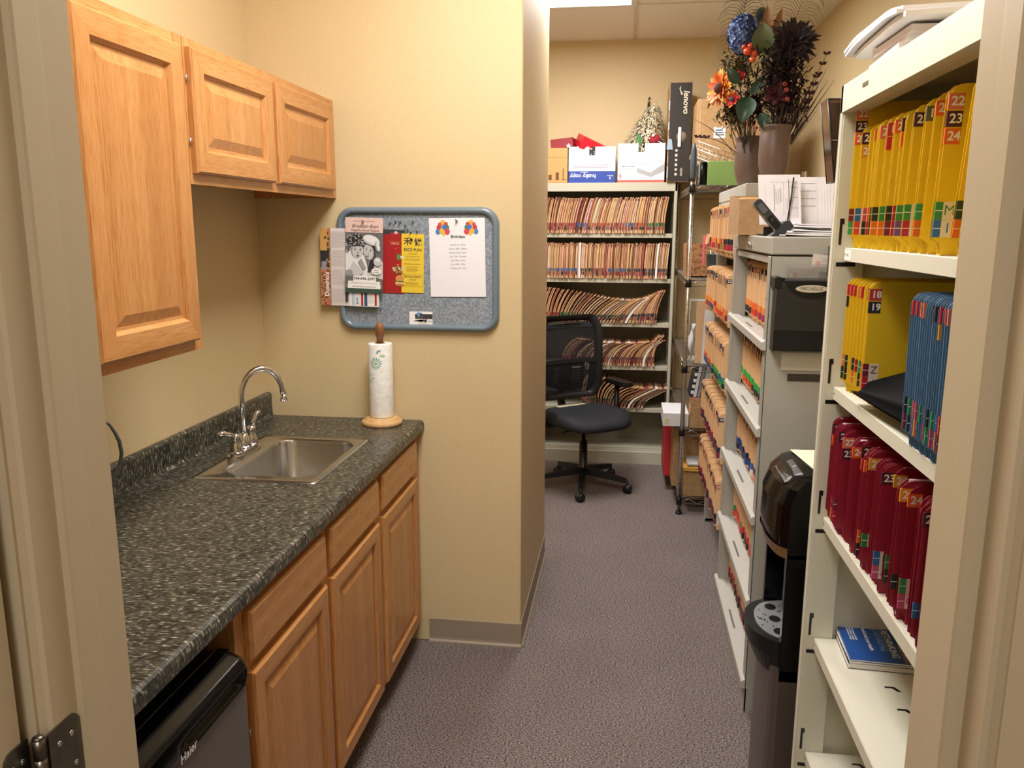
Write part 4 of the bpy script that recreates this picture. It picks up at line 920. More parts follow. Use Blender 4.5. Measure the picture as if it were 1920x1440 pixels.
b.extr(st, (-.398, 5.596, BT+.238), X, Z, Y, .003, WHI); tag(b.build('star_ornament', loc=(-.398, 5.596, BT+.238)), 'small white star ornament hanging on the corner of the copy paper box', 'ornament')
b = MB(); b.box((-.265, 5.6105, BT+.10), (-.215, 5.64, BT+.232), BLACK)
for i in range(16): b.ball((-.26+.04*R_.random(), 5.6085, BT+.12+.10*R_.random()), .0035, WHI, n=6)
tag(b.build('dotted_ribbon', loc=(-.24, 5.62, BT+.1)), 'black and white dotted ribbon showing in the notch of the copy box', 'ribbon')
# small tinsel tree, santa hat ball, green felt tree
def strip(b, p, d, l, w, m_, droop=.4):
    d = V(d).normalized(); s_ = d.cross(Z); s_ = (s_.normalized() if s_.length > .01 else X)*w
    q = [V(p), V(p)+d*l*.5+Z*l*.06, V(p)+d*l-Z*l*droop]
    b.add([q[0]-s_*.3, q[0]+s_*.3, q[1]+s_, q[2], q[1]-s_], [(0, 1, 2, 4), (2, 3, 4)], m_)
tt = thing('tinsel_tree', (.08, 5.73, BT+.02), 'small cream tinsel christmas tree standing in the white ream box', 'christmas tree')
b = MB(); g = MB(); TIN = mat('#F4EAD2', .5); TIN2 = mat('#DCCBA8', .5); DG = mat('#23352A', .8)
for i in range(3200):
    z = R_.random()**1.1; rr = .145*(1-z)**.8+.015; a = R_.uniform(0, 6.283); q = R_.uniform(.55, 1)
    p = V((.085+.07*z+rr*q*math.cos(a), 5.73+rr*q*math.sin(a)*.75, BT+.20+.29*z))
    strip(b if i % 7 else g, p, (math.cos(a), math.sin(a), R_.uniform(-.5, .6)), R_.uniform(.022, .042), .0042, TIN if i % 3 else TIN2) if i % 7 else strip(g, p, (math.cos(a), math.sin(a), .2), .04, .003, DG)
for i in range(60): strip(g, (.125, 5.73, BT+.48+R_.uniform(0, .07)), (R_.uniform(-1, 1), R_.uniform(-1, 1), R_.uniform(.2, 1)), .022, .003, DG)
for i in range(70): strip(b, (.16+R_.uniform(-.01, .012), 5.72, BT+.42+R_.uniform(0, .10)), (R_.uniform(-1, 1), R_.uniform(-1, 1), R_.uniform(.2, 1)), .026, .003, TIN)
o1 = b.build('tinsel_foliage', tt); o1['kind'] = 'stuff'; o2 = g.build('green_needles', tt); o2['kind'] = 'stuff'
b = MB(); b.tube([(.08, 5.73, BT+.005), (.12, 5.73, BT+.52)], .006, mat('#4A3A2A', .8), 6); b.build('trunk', tt)
t_ = thing('santa_ball_ornament', (.165, 5.65, BT+.23), 'dark red knitted ball ornament with white trim in the ream box', 'ornament')
b = MB(); b.ball((.165, 5.65, BT+.275), .042, mat('#9A2430', .9, bump=(300, .6)), 1, .9, .85, 18); b.build('ball', t_)
b = MB(); b.ball((.155, 5.613, BT+.300), .011, WHI); b.tube([(.19, 5.62, BT+.262), (.213, 5.61, BT+.25), (.222, 5.60, BT+.225)], .003, WHI, 6); b.build('pompom', t_)
b = MB(); b.box((.14, 5.63, BT+.01), (.19, 5.67, BT+.235), mat('#9A2430', .9)); b.build('stem', t_)
b = MB(); P = [(-.03, 0), (.03, 0), (.018, .022), (.026, .024), (.012, .046), (.018, .048), (0, .075), (-.018, .048), (-.012, .046), (-.026, .024), (-.018, .022)]
b.extr([(p*.95, q) for p, q in P], (.062, 5.612, BT+.242), X, Z, Y, .004, mat('#4A7A44', .8)); b.box((.058, 5.612, BT+.01), (.066, 5.616, BT+.243), mat('#4A7A44', .8)); tag(b.build('felt_tree', loc=(.06, 5.61, BT+.01)), 'flat green felt tree shape peeking over the ream box front', 'ornament')
# tall black computer box standing on end
t_ = thing('computer_box', (.315, 5.72, BT), 'tall black computer carton standing on end with white handle and maker lettering', 'box')
b = MB(); lx0, lx1, lz = .250, .392, BT+.622; b.box((lx0, 5.575, BT), (lx1, 5.88, lz), CARD, .002)
b.box((lx0+.004, 5.5735, BT+.004), (lx1-.001, 5.5752, lz-.003), mat('#26221F', .45))
for (z0, h) in ((.03, .07), (.12, .05), (.20, .09), (.33, .05), (.40, .03), (.45, .06)): b.box((lx0-.001, 5.574, BT+z0), (lx0+.006, 5.5755, BT+z0+h), WHI if int(z0*100) % 2 else mat('#C9A88A', .6))
IK = mat('#C9C2BA', .5)
b.text('lenovo', (lx1-.036, 5.573, BT+.50), -Z, X, .052, mat('#E6D6C2', .5), .02, .2)
for k in range(6): b.extr(rrect(.016, .016, .007 if k % 2 else .002, 4), (lx0+.056, 5.5733, BT+.05+.03*k), X, Z, -Y, .0004, IK)
b.text('HDMI', (lx1-.052, 5.573, BT+.065), -Z, X, .020, IK, .02)
b.extr([(lx0+.06, BT+.585), (lx0+.07, BT+.60), (lx0+.068, BT+.575), (lx0+.085, BT+.548), (lx0+.072, BT+.545)], (0, 5.5728, 0), X, Z, Y, .0004, IK)
b.build('carton', t_)
b = MB(); b.lathe([(.033, 0), (.033, .002), (.001, .002)], (lx0+.085, 5.5735, BT+.285), mat('#8A7A6A', .5), 20, -Y); b.box((lx0+.062, 5.560, BT+.22), (lx0+.082, 5.573, BT+.345), WHI, .004); b.build('handle', t_)
b = MB(); b.extr([(-.02, 0), (.02, 0), (.012, .06), (.0, .07), (-.014, .055)], (lx0+.012, 5.568, BT+.205), X, Z, Y, .003, mat('#9DAFC4', .5)); tag(b.build('blue_ribbon', loc=(lx0+.01, 5.568, BT+.2)), 'small pale blue ribbon tag against the black computer carton', 'ribbon')

# ================================================================== WIRE RACK
RX0, RX1, RY0, RY1 = .345, .92, 4.60, 5.82
RZ = [1.862, 1.352, .872, .505, .095]
wr = thing('wire_shelf_rack', (.63, 5.2, 0), 'chrome wire shelving rack between the back unit and the grey cabinets', 'wire rack')
WIRE = mat('#B8B4AC', .25, .9)
for (x, y) in ((RX0, RY0), (RX1, RY0), (RX0, RY1), (RX1, RY1)):
    b = MB(); b.tube([(x, y, .012), (x, y, 1.93)], .0127, CHROME, 14)
    for k in range(60): b.lathe([(.01285, 0), (.01285, .0016)], (x, y, .06+k*.0305), mat('#5A5854', .4, .8), 14)
    b.lathe([(.014, 0), (.018, .004), (.018, .012), (.013, .014)], (x, y, 0), BLACK, 14)
    p = b.build('post', wr)
b = MB(); b.lathe([(.014, 0), (.0165, .02), (.018, .09), (.015, .16), (.006, .195), (.001, .2)], (RX0, RY0, 1.885), mat('#3E4650', .45), 14); b.build('post_sleeve', wr, label='dark tapered plastic sleeve over the near post')
for z in RZ:
    b = MB()
    for zz in (z, z-.032):
        b.tube([(RX0, RY0, zz), (RX1, RY0, zz), (RX1, RY1, zz), (RX0, RY1, zz)], .0028, WIRE, 6, closed=True)
    for (p, q, ln) in (((RX0, RY0), (RX1, RY0), .58), ((RX0, RY1), (RX1, RY1), .58), ((RX0, RY0), (RX0, RY1), 1.22), ((RX1, RY0), (RX1, RY1), 1.22)):
        n = int(ln/.05); pts = [V((p[0]+(q[0]-p[0])*i/n, p[1]+(q[1]-p[1])*i/n, z-.002 if i % 2 else z-.030)) for i in range(n+1)]; b.tube(pts, .0016, WIRE, 5)
    n = int((RY1-RY0)/.027)
    for i in range(1, n): y = RY0+(RY1-RY0)*i/n; b.tube([(RX0, y, z+.001), (RX1, y, z+.001)], .0014, WIRE, 5, cap=False)
    for x in (RX0+.19, RX0+.385): b.tube([(x, RY0, z-.003), (x, RY1, z-.003)], .0026, WIRE, 6)
    for (x, y) in ((RX0, RY0), (RX1, RY0), (RX0, RY1), (RX1, RY1)): b.lathe([(.0135, -.038), (.018, -.036), (.016, .004), (.0135, .006)], (x, y, z), BLACK if (x, y) == (RX0, RY0) else WIRE, 12)
    b.build('shelf', wr)
def on(z): return z+.0031
# top shelf of the rack
def ex(b):
    b.box((.505, 5.238, 2.17), (.575, 5.2395, 2.235), WHI)
    for k, z in enumerate((2.187, 2.200, 2.214)): b.box((.515, 5.237, z), (.568-.006*k, 5.2385, z+.006), mat('#3A4A6A', .6))
    b.box((.42, 5.2385, 1.87), (.426, 5.2396, 2.40), mat('#C2A27A', .5))
carton('cardboard_carton', .405, .80, 5.24, 5.62, on(RZ[0]), .535, CARD, 'large brown cardboard carton with small white shipping label on top of the wire rack', extra=ex)
t_ = thing('green_box', (.53, 4.78, on(RZ[0])), 'low green box with a glossy black end on top of the wire rack', 'box')
b = MB(); b.box((.432, 4.72, on(RZ[0])), (.66, 4.98, on(RZ[0])+.132), mat('#7F9E55', .55), .002); b.build('carton', t_)
b = MB(); b.box((.392, 4.722, on(RZ[0])), (.4315, 4.98, on(RZ[0])+.128), GLOSSBLACK, .006, 2); b.build('end_panel', t_)
t_ = thing('wire_basket', (.53, 4.95, on(RZ[0])+.133), 'silver wire letter basket tipped up on the green box', 'basket')
b = MB(); Mx = Matrix.Translation(V((.385, 4.86, on(RZ[0])+.252))) @ Matrix.Rotation(.36, 4, 'Y')
L, D_, H_ = .33, .22, .085
for zz in (0, -H_*.5, -H_): b.tube([(0, 0, zz), (L, 0, zz), (L, D_, zz), (0, D_, zz)], .0022, WIRE, 6, closed=True)
for i in range(9): x = L*i/8; b.tube([(x, 0, 0), (x, 0, -H_), (x, D_, -H_), (x, D_, 0)], .0017, WIRE, 5)
for i in range(1, 6): y = D_*i/6; b.tube([(0, y, 0), (0, y, -H_), (L, y, -H_), (L, y, 0)], .0017, WIRE, 5)
b.xf(Mx); b.build('wire_frame', t_)
b = MB(); b.box((.60, 4.99, on(RZ[0])+.001), (.76, 4.996, on(RZ[0])+.24), WHI, rot=Matrix.Rotation(.25, 3, 'Y')); tag(b.build('white_card', loc=(.66, 4.99, on(RZ[0]))), 'white card standing behind the wire basket', 'card')
# second shelf: cork bin with folders, grey tin with tools
CORK = nmat('cork_board', [((1, 1, 1), 90, 3, [(.35, '#7A5030'), (.6, '#B98658')], 0)], rough=.9)
t_ = thing('cork_bin', (.47, 5.0, on(RZ[1])), 'mottled cork file bin on the second shelf of the wire rack', 'bin'); z = on(RZ[1])
b = MB(); P = [(.352, z), (.60, z), (.61, z+.19), (.345, z+.19)]
b.extr(P, (0, 4.86, 0), X, Z, Y, .006, CORK); b.extr(P, (0, 5.12, 0), X, Z, Y, .006, CORK); b.box((.352, 4.86, z), (.60, 5.126, z+.006), CORK)
b.extr([(4.86, z), (5.126, z), (5.126, z+.19), (4.86, z+.19)], (.349, 0, 0), Y, Z, X, .006, CORK); b.extr([(4.86, z), (5.126, z), (5.126, z+.19), (4.86, z+.19)], (.599, 0, 0), Y, Z, X, .006, CORK); b.build('bin_wall', t_)
for i in range(6):
    b = MB(); x = .365+.036*i; a = .30+.03*i if i else .02
    b.box((0, 0, 0), (.0035 if i else .008, .235, .25), EDG[i % 3 if i else 6], rot=Matrix.Rotation(a, 3, 'Y'), piv=(0, 0, 0)); b.box((.0, 0, .24), (.008, .02, .262), BLACK if i % 2 else EDG[5], rot=Matrix.Rotation(a, 3, 'Y'), piv=(0, 0, 0))
    b.xf(Matrix.Translation((x, 4.875, z+.01))); tag(b.build('binder_sheaf', loc=(x, 4.875, z)), ('upright cream folder at the left of the cork bin', 'leaning thin folder with clip in the cork bin on the rack')[i > 0], 'file folder', 'folders in the cork bin' if i else None)
t_ = thing('grey_pail', (.515, 4.76, z), 'small grey metal pail in front of the cork bin', 'pail')
b = MB(); b.lathe([(.052, .0), (.054, .004), (.066, .135), (.068, .137), (.0655, .139), (.063, .134), (.051, .006), (.001, .006)], (.515, 4.76, z), mat('#5E6972', .35, .3), 28); b.build('pail_body', t_)
for i in range(3):
    b = MB(); b.tube([(.495+.02*i, 4.74, z+.012), (.47+.03*i, 4.745, z+.16-.01*i)], .003, mat('#C9CCD0', .3), 6); tag(b.build('plastic_straw', loc=(.5, 4.75, z)), 'thin pale stick standing in the grey pail', 'stick', 'sticks in the grey pail')
# pink clipboard hanging from the far cabinet edge
b = MB(); b.box((.412, 4.49, 1.44), (.416, 4.56, 1.60), mat('#D8506A', .5)); b.box((.416, 4.50, 1.54), (.46, 4.51, 1.545), mat('#D8506A', .5)); tag(b.build('pink_card', loc=(.414, 4.52, 1.44)), 'narrow pink plastic card sticking out beside the far cabinet', 'card')
# third shelf: hanging sheaf of folders and papers
z = on(RZ[2])
for i, (x0, x1, z0, z1, y, c, nm, lab) in enumerate(((.405, .50, 1.02, 1.225, 4.70, '#D8B48C', 'tan_folder', 'tan folder standing upright on the rack beside the cabinet'), (.445, .52, .985, 1.18, 4.685, '#EDEBEE', 'white_paper', 'crumpled white papers in front of the tan folder'), (.452, .56, 1.02, 1.215, 4.715, '#D8C23A', 'yellow_folder_sheet', 'yellow folder edge among the standing papers on the rack'), (.475, .58, 1.00, 1.20, 4.69, '#1F5A44', 'green_folder_sheet', 'dark green folder edge among the standing papers on the rack'))):
    b = MB(); b.box((x0, y, z), (x1, y+.003, z1), mat(c, .7), rot=Matrix.Rotation(.03*i, 3, 'Y')); tag(b.build(nm, loc=(x0, y, z)), lab, 'folder' if 'folder' in nm else 'paper')
t_ = thing('file_organizer', (.43, 4.80, z), 'grey wire organiser holding papers on the third rack shelf', 'organiser')
b = MB(); b.box((.37, 4.76, z), (.60, 4.92, z+.01), GREYMET)
for k in range(5): y = 4.77+.035*k; b.tube([(.375, y, z+.01), (.375, y, z+.35), (.59, y, z+.35), (.59, y, z+.01)], .003, GREYMET, 6)
b.build('divider_frame', t_)
b = MB(); b.grid(lambda u, v: V((.372+.03*u+.01*math.sin(9*v+4*u), 4.72+.01*math.sin(7*u+3*v), z+.005+.22*v)), 8, 14, mat('#D9D9DE', .3)); tag(b.build('plastic_wrap', loc=(.38, 4.72, z)), 'crumpled clear plastic wrap hanging left of the tan folder', 'plastic wrap')
# fourth shelf
z = on(RZ[3])
t_ = thing('wrapped_magazines', (.44, 4.86, z+.16), 'dark and white wrapped magazine bundle on the rack', 'magazine bundle')
b = MB()
for k in range(4):
    b.box((.405+.022*k, 4.76, z+.155), (.423+.022*k, 4.93, z+.335), [mat('#20283A', .4), mat('#DADADC', .3), mat('#8A8E94', .3), mat('#C9CACD', .3)][k], .002, rot=Matrix.Rotation(.16, 3, 'Y'))
for k in range(4): b.box((.398+.006*k, 4.7585, z+.175+.035*k), (.415+.006*k, 4.7595, z+.195+.035*k), WHI)
b.build('magazine', t_)
t_ = thing('red_carton', (.50, 4.87, z), 'low box with pink patterned liner supporting the magazine bundle', 'box')
b = MB(); b.box((.41, 4.75, z), (.60, 5.0, z+.15), CARD); b.box((.407, 4.748, z), (.603, 4.7505, z+.045), mat('#8A2430', .5)); b.build('carton', t_)
b = MB(); b.grid(lambda u, v: V((.405+.2*u, 4.745+.02*v, z+.105+.05*v)), 6, 3, mat('#B8607A', .7, bump=(200, .8))); b.build('liner', t_)
carton('cardboard_tray_box', .389, .52, 4.62, 4.745, z, .125, CARD, 'small open brown cardboard box at the front of the fourth rack shelf', open_top=True)
b = MB(); b.box((.396, 4.63, z+.006), (.512, 4.735, z+.085), mat('#9AA6B8', .6), .003); tag(b.build('envelope_stack', loc=(.43, 4.68, z)), 'bluish envelopes inside the small open brown box', 'envelopes')
t_ = thing('white_box', (.33, 4.95, z), 'white cardboard box jutting out left of the wire rack over the red one', 'box')
b = MB(); b.box((.240, 4.66, z), (.385, 4.95, z+.078), mat('#D6D8DC', .6), .002); b.box((.248, 4.6592, z+.015), (.275, 4.6602, z+.045), mat('#C9CE9A', .6)); b.build('carton', t_)
# bottom shelf
z = on(RZ[4])
carton('red_box', .272, .56, 5.02, 5.35, z, .375, mat('#B02A30', .5), 'red box behind the brown cartons at the bottom of the rack')
def ex(b): b.text('STAPLES', (.45, 4.8192, z+.335), X, Z, .036, mat('#7A3A2A', .7), .02); b.text('office', (.44, 4.8192, z+.30), X, Z, .016, mat('#7A5A3A', .7))
carton('brown_carton', .312, .60, 4.82, 5.0, z, .365, CARD, 'brown carton with printed shop name behind the yellow envelopes', extra=ex)
carton('brown_carton', .372, .62, 4.635, 4.80, z, .15, CARD, 'low brown carton under the yellow envelopes on the bottom rack shelf')
b = MB(); b.box((.40, 4.83, z+.3655), (.60, 4.98, z+.392), mat('#3A3A3E', .4), .004); tag(b.build('black_tray', loc=(.5, 4.9, z+.365)), 'flat black tray lying on the tall brown carton', 'tray')
for k, (c, dz, a) in enumerate((('#D8A03A', .151, .03), ('#D9A545', .168, -.03))):
    b = MB(); b.box((.365, 4.62, z+dz), (.59, 4.80, z+dz+.015), mat(c, .6), .005, 2, Matrix.Rotation(a, 3, 'Y')); tag(b.build('padded_envelope', loc=(.48, 4.7, z+dz)), ('lower', 'upper')[k]+' yellow padded envelope on the low brown carton', 'envelope')
b = MB(); b.box((.385, 4.622, z+.187), (.56, 4.79, z+.205), mat('#CFD2D6', .3), .006, 2); b.box((.45, 4.6208, z+.190), (.49, 4.6222, z+.202), G3); tag(b.build('plastic_mailer', loc=(.47, 4.7, z+.19)), 'white plastic mailer with grey printed label on the padded envelopes', 'mailer')

# ================================================================== ON AND BESIDE THE NEAR CABINET
NT = 1.6125
t_ = thing('cardboard_tray', (.48, 3.25, NT), 'brown cardboard file tray overhanging the front of the near cabinet top', 'box')
b = MB(); b.box((.405, 3.12, NT), (.60, 3.42, NT+.004), CARD); b.box((.405, 3.12, NT+.004), (.60, 3.124, NT+.128), CARD); b.box((.405, 3.416, NT+.004), (.60, 3.42, NT+.15), CARD)
b.extr([(3.124, NT+.004), (3.416, NT+.004), (3.416, NT+.15), (3.124, NT+.128)], (.405, 0, 0), Y, Z, X, .004, CARD); b.extr([(3.124, NT+.004), (3.416, NT+.004), (3.416, NT+.15), (3.124, NT+.128)], (.596, 0, 0), Y, Z, X, .004, CARD); b.build('carton', t_)
b = MB(); b.box((.415, 3.14, NT+.005), (.59, 3.40, NT+.135), MANILA, .002); tag(b.build('folder_bundle', loc=(.5, 3.27, NT)), 'bundle of manila folders inside the brown cardboard tray', 'file folder')
# papers in an acrylic holder
PV = nmat('printed_paper', [((1, 1, 1), 20, 2, [(.3, '#E4E0E6'), (.7, '#EAE7EB')], 0)], rough=.7)
s = Sheet((.500, 2.86, NT+.118), X, V((-.06, .16, 1)), .135, .165, PV)
s.lines(-30, 12, 18, 34, 5, G3, .7, vert=True); s.rect(12, -50, 13, 58, G3); s.rect(-30, 57, 60, 58, G3); s.rect(-46, -70, -45, 40, G4); s.rect(-18, -40, -16.5, 50, G2); s.lines(-15, 40, -14, 0, 4, G3, .8, vert=True); s.rect(3, -8, 4.5, 38, G2)
s.rect(29, -70, 31, 66, G2)
for k in range(3): s.rect(35, 40-34*k, 58, 42-34*k, G3)
s.lines(-60, 60, 36, 60, 9, G4, .8, vert=True)
o = s.b.build('printed_form', loc=tuple(s.c)); tag(o, 'printed form standing at the left of the paper holder on the near cabinet', 'paper')
s = Sheet((.634, 2.90, NT+.112), X, V((-.05, .16, 1)), .15, .165, PV)
s.lines(-70, 70, -60, 0, 14, G4, .8, vert=True); s.lines(-70, 60, 5, 60, 6, G4, .9, vert=True)
for k in range(4): s.rect(-60, 60-25*k, -10, 62-25*k, G3)
o = s.b.build('printed_form', loc=tuple(s.c)); tag(o, 'printed form at the right of the paper holder behind the cream shelving post', 'paper')
t_ = thing('paper_holder', (.57, 2.90, NT), 'black metal paper stand with a clear acrylic back on the near cabinet', 'paper stand')
b = MB(); b.box((.45, 2.835, NT+.0005), (.72, 2.98, NT+.006), DARKPLAS); b.box((.45, 2.835, NT+.006), (.72, 2.839, NT+.03), DARKPLAS)
b.build('base', t_)
b = MB(); ACR = mat('#DCE4E2', .05, 0, .85, ior=1.2); b.extr([(-.02, 0), (.14, 0), (.14, .185), (.135, .19), (-.015, .19), (-.02, .185)], (.50, 2.925, NT+.006), X, V((0, .16, 1)).normalized(), Y, .003, ACR); b.build('acrylic_panel', t_)
b = MB(); b.tube([(.532, 2.845, NT+.006), (.526, 2.842, NT+.05), (.535, 2.853, NT+.12), (.540, 2.858, NT+.19)], .0026, BLACK, 6); b.build('wire_arm', t_)
for i, (y0, x0, a, c) in enumerate(((2.66, .49, .10, '#EDEBEC'), (2.69, .50, -.15, '#E4E0E6'), (2.665, .515, .03, '#F0EEF0'), (2.70, .52, .2, '#DAD5DC'), (2.68, .525, -.05, '#EFEDF2'), (2.70, .54, .12, '#E8E4EA'))):
    b = MB(); z0 = NT+.0008+.0062*i; c_ = MB()
    u = V((math.cos(a), math.sin(a), 0)); v = Z.cross(u); o0 = V((x0, y0+.01*i, z0)); mm = mat(c, .7)
    b.grid(lambda p, q: o0+u*(.21*p)+v*(.10*q)+Z*(.0045+.006*math.sin(3*p+i)*(1-q)*q*2+.004*(1-p)**3), 10, 4, mm)
    b.grid(lambda p, q: o0+u*(.21*(1-p))+v*(.10*q)+Z*(.001+.006*math.sin(3*(1-p)+i)*(1-q)*q*2+.004*p**3), 10, 4, mm)
    b.grid(lambda p, q: o0+u*(.21*(1-p))+Z*(.001+.0035*q+.004*p**3), 10, 1, mm); b.grid(lambda p, q: o0+v*(.10*(1-p))+Z*(.005+.0035*q*0+.0035*(q-1)), 4, 1, mm)
    o = b.build('loose_papers', loc=tuple(o0)); tag(o, '%s layer of loose papers fanned out on the front edge of the near cabinet' % ORD[i], 'paper', 'loose papers on the near cabinet')
# desk phone handset resting on its base
t_ = thing('cordless_phone', (.455, 2.77, NT), 'black and silver handheld phone leaning in its cradle on the near cabinet', 'phone')
PHG = mat('#3E4044', .3, .2); b = MB()
Mx = Matrix.Translation(V((.489, 2.765, NT+.018))) @ Matrix.Rotation(-.72, 4, 'Y')
b.extr(rrect(.030, .125, .011, 6, 0, .062), (0, 0, 0), X, Z, -Y, .024, PHG); b.box((-.0165, -.026, .008), (-.0125, .002, .118), CHROME, .0015)
b.extr(rrect(.020, .046, .006, 5, 0, .036), (0, -.0243, 0), X, Z, -Y, .002, BLACK); b.extr(rrect(.018, .034, .004, 5, 0, .092), (0, -.0243, 0), X, Z, -Y, .0015, mat('#6A6C70', .3, .4)); b.extr(ngon(12, .0045, .006, 0, .045), (0, -.0265, 0), X, Z, -Y, .001, G1)
b.xf(Mx); b.build('handset', t_)
b = MB(); b.extr([(.455, NT), (.60, NT), (.60, NT+.022), (.53, NT+.026), (.512, NT+.05), (.495, NT+.045), (.47, NT+.012)], (0, 2.80, 0), X, Z, -Y, .07, mat('#2E3034', .35)); b.build('cradle', t_)
# white label on far cabinet side panel
b = MB(); b.box((.60, 3.5385, 1.73), (.66, 3.5395, 1.79), WHI); [b.box((.61, 3.538, 1.74+.014*k), (.65, 3.5386, 1.745+.014*k), G3) for k in range(3)]; tag(b.build('cabinet_label', loc=(.63, 3.539, 1.73)), 'small white printed label on the side of the taller far cabinet', 'label')
# side of near cabinet: card pocket, wall file, label plate
SY = 2.628
t_ = thing('card_pocket', (.56, SY, 1.48), 'clear pocket with two business cards on the side of the near cabinet', 'card holder')
b = MB(); b.box((.488, SY-.012, 1.478), (.640, SY-.0102, 1.530), mat('#E6E6E2', .1, 0, .9, ior=1.2)); b.box((.488, SY-.0102, 1.478), (.640, SY-.0005, 1.481), mat('#E6E6E2', .1, 0, .9, ior=1.2)); b.build('acrylic_pocket', t_)
for i, (x, z, a) in enumerate(((.525, 1.478, .0), (.590, 1.512, -.08))):
    s = Sheet((x+.02, SY-.006+.002*i, z+.020), X, Z, .088, .052, mat('#D9CDC4', .6), ang=math.degrees(a)); s.lines(-15, 40, -18, 16, 6, G3, 1.2); s.oval(-26, -2, 8, 8, mat('#C9A890', .6))
    tag(s.b.build('appointment_card', loc=tuple(s.c)), ('lower left', 'upper right')[i]+' pale printed card in the pocket on the grey cabinet side', 'card')
b = MB(); b.box((.612, SY-.03, 1.49), (.618, SY-.0002, 1.585), mat('#3A3A3A', .5)); tag(b.build('magnet_strip', loc=(.615, SY, 1.49)), 'thin dark magnetic strip standing out beside the card pocket', 'magnet')
t_ = thing('wall_file_pocket', (.54, SY, 1.27), 'black plastic wall file pocket with oval name label on the grey cabinet side', 'wall pocket')
b = MB(); x0, x1, z0, z1 = .456, .652, 1.266, 1.487
GD = mat('#2A2826', .4)
b.box((x0, SY-.006, z0), (x1, SY-.0006, z1), BLACK); b.extr([(SY-.006, z0), (SY-.050, z0+.004), (SY-.072, z1-.006), (SY-.006, z1-.006)], (x0, 0, 0), Y, Z, X, .003, BLACK); b.extr([(SY-.006, z0), (SY-.050, z0+.004), (SY-.072, z1-.006), (SY-.006, z1-.006)], (x1-.003, 0, 0), Y, Z, X, .003, BLACK)
dv = V((0, -.022, z1-.01-z0)).normalized()
b.extr([(x0, 0), (x1, 0), (x1, .212), (x0, .212)], (0, SY-.050, z0+.004), X, dv, V((0, -1, 0)), .0025, GD)
b.extr([(x0, 0), (x1, 0), (x1, .06), (x0, .06)], (0, SY-.0530, z0+.004), X, dv, V((0, -1, 0)), .001, BLACK); b.box((x0, SY-.05, z0-.001), (x1, SY-.006, z0+.004), BLACK)
arc = [(x0+.014, .212)]+[(x0+.02+(x1-x0-.035)*i/12, .212-.052*math.sin(math.pi*i/12)**.6) for i in range(13)]+[(x1-.01, .212)]
b.extr(arc, (0, SY-.0530, z0+.004), X, dv, V((0, -1, 0)), .001, BLACK)
b.build('pocket', t_)
b = MB(); q = V((.556, SY-.0545, z0+.004))+dv*.190-Y*.0166*.9; q = V((.556, 0, 0))+V((0, SY-.0552, z0+.004))+dv*.190
b.extr(ngon(28, .047, .0115), q, X, dv, -Y, .0012, mat('#CFC6AE', .5)); b.text('MICHELLE', q-Y*.0014, X, dv, .0145, INK, 0); b.build('name_label', t_)
b = MB(); b.box((x0-.008, SY-.075, z1-.028), (x0+.012, SY-.0005, z1+.006), BLACK, .002); b.build('corner_bracket', t_)
b = MB(); b.box((.494, SY-.003, 1.196), (.66, SY-.0005, 1.255), mat('#D6D3CC', .5), .001); tag(b.build('blank_label_plate', loc=(.57, SY, 1.196)), 'blank off-white label plate on the grey cabinet side below the black pocket', 'label')
b = MB(); b.box((.517, SY-.003, 1.163), (.65, SY-.0005, 1.186), mat('#3B342E', .5), .001); tag(b.build('dark_magnet_strip', loc=(.57, SY, 1.163)), 'dark brown magnet strip directly below the blank label plate', 'magnet')
# smoked acrylic bin hooked on the far side of the cream unit
t_ = thing('smoked_acrylic_bin', (.47, 1.93, 1.735), 'tall smoked acrylic bin with a slanted side hooked behind the cream unit', 'bin')
SMK = mat('#7A6350', .08, 0, .75, ior=1.2); yn, yf = 1.868, 1.935
b = MB(); P = [(.437, 1.735), (.60, 1.735), (.60, 1.905), (.412, 1.905)]
for y in (yn, yf-.003): b.extr(P, (0, y, 0), X, Z, Y, .003, SMK)
b.add([(.412, yn, 1.905), (.412, yf, 1.905), (.437, yf, 1.735), (.437, yn, 1.735), (.415, yn, 1.905), (.415, yf, 1.905), (.440, yf, 1.735), (.440, yn, 1.735)], [(0, 1, 2, 3), (7, 6, 5, 4)], SMK)
b.box((.437, yn, 1.735), (.60, yf, 1.738), SMK); b.build('bin_wall', t_)
b = MB(); ED = mat('#1E1A16', .3)
b.tube([(.412, yn, 1.906), (.412, yf, 1.906), (.60, yf, 1.906), (.60, yn, 1.906)], .0018, ED, 6, closed=True); b.tube([(.412, yn, 1.906), (.437, yn, 1.736), (.60, yn, 1.736)], .0018, ED, 6); b.tube([(.412, yf, 1.906), (.437, yf, 1.736), (.60, yf, 1.736)], .0015, ED, 6); b.tube([(.424, yn-.001, 1.822), (.60, yn-.001, 1.822)], .0008, mat('#A08A70', .3), 5); b.tube([(.437, yn, 1.736), (.437, yf, 1.736)], .0015, ED, 6)
b.build('dark_edging', t_)
b = MB(); b.lathe([(.001, -.014), (.009, -.012), (.012, 0), (.009, .010), (.001, .013)], (.452, 1.872, 1.907), mat('#3F8A7C', .08, 0, .6, ior=1.4), 16); tag(b.build('glass_ornament', loc=(.452, 1.9, 1.905)), 'small teal glass pebble on the rim of the smoked acrylic bin', 'ornament')
b = MB(); b.grid(lambda u, v: V((.448+.012*math.sin(6*u), 1.885+.03*u, 1.80+.055*v+.01*math.sin(5*u))), 6, 4, mat('#7A3A28', .8)); tag(b.build('dried_leaf', loc=(.45, 1.93, 1.80)), 'curled rust-brown dried leaf inside the smoked acrylic bin', 'leaf')

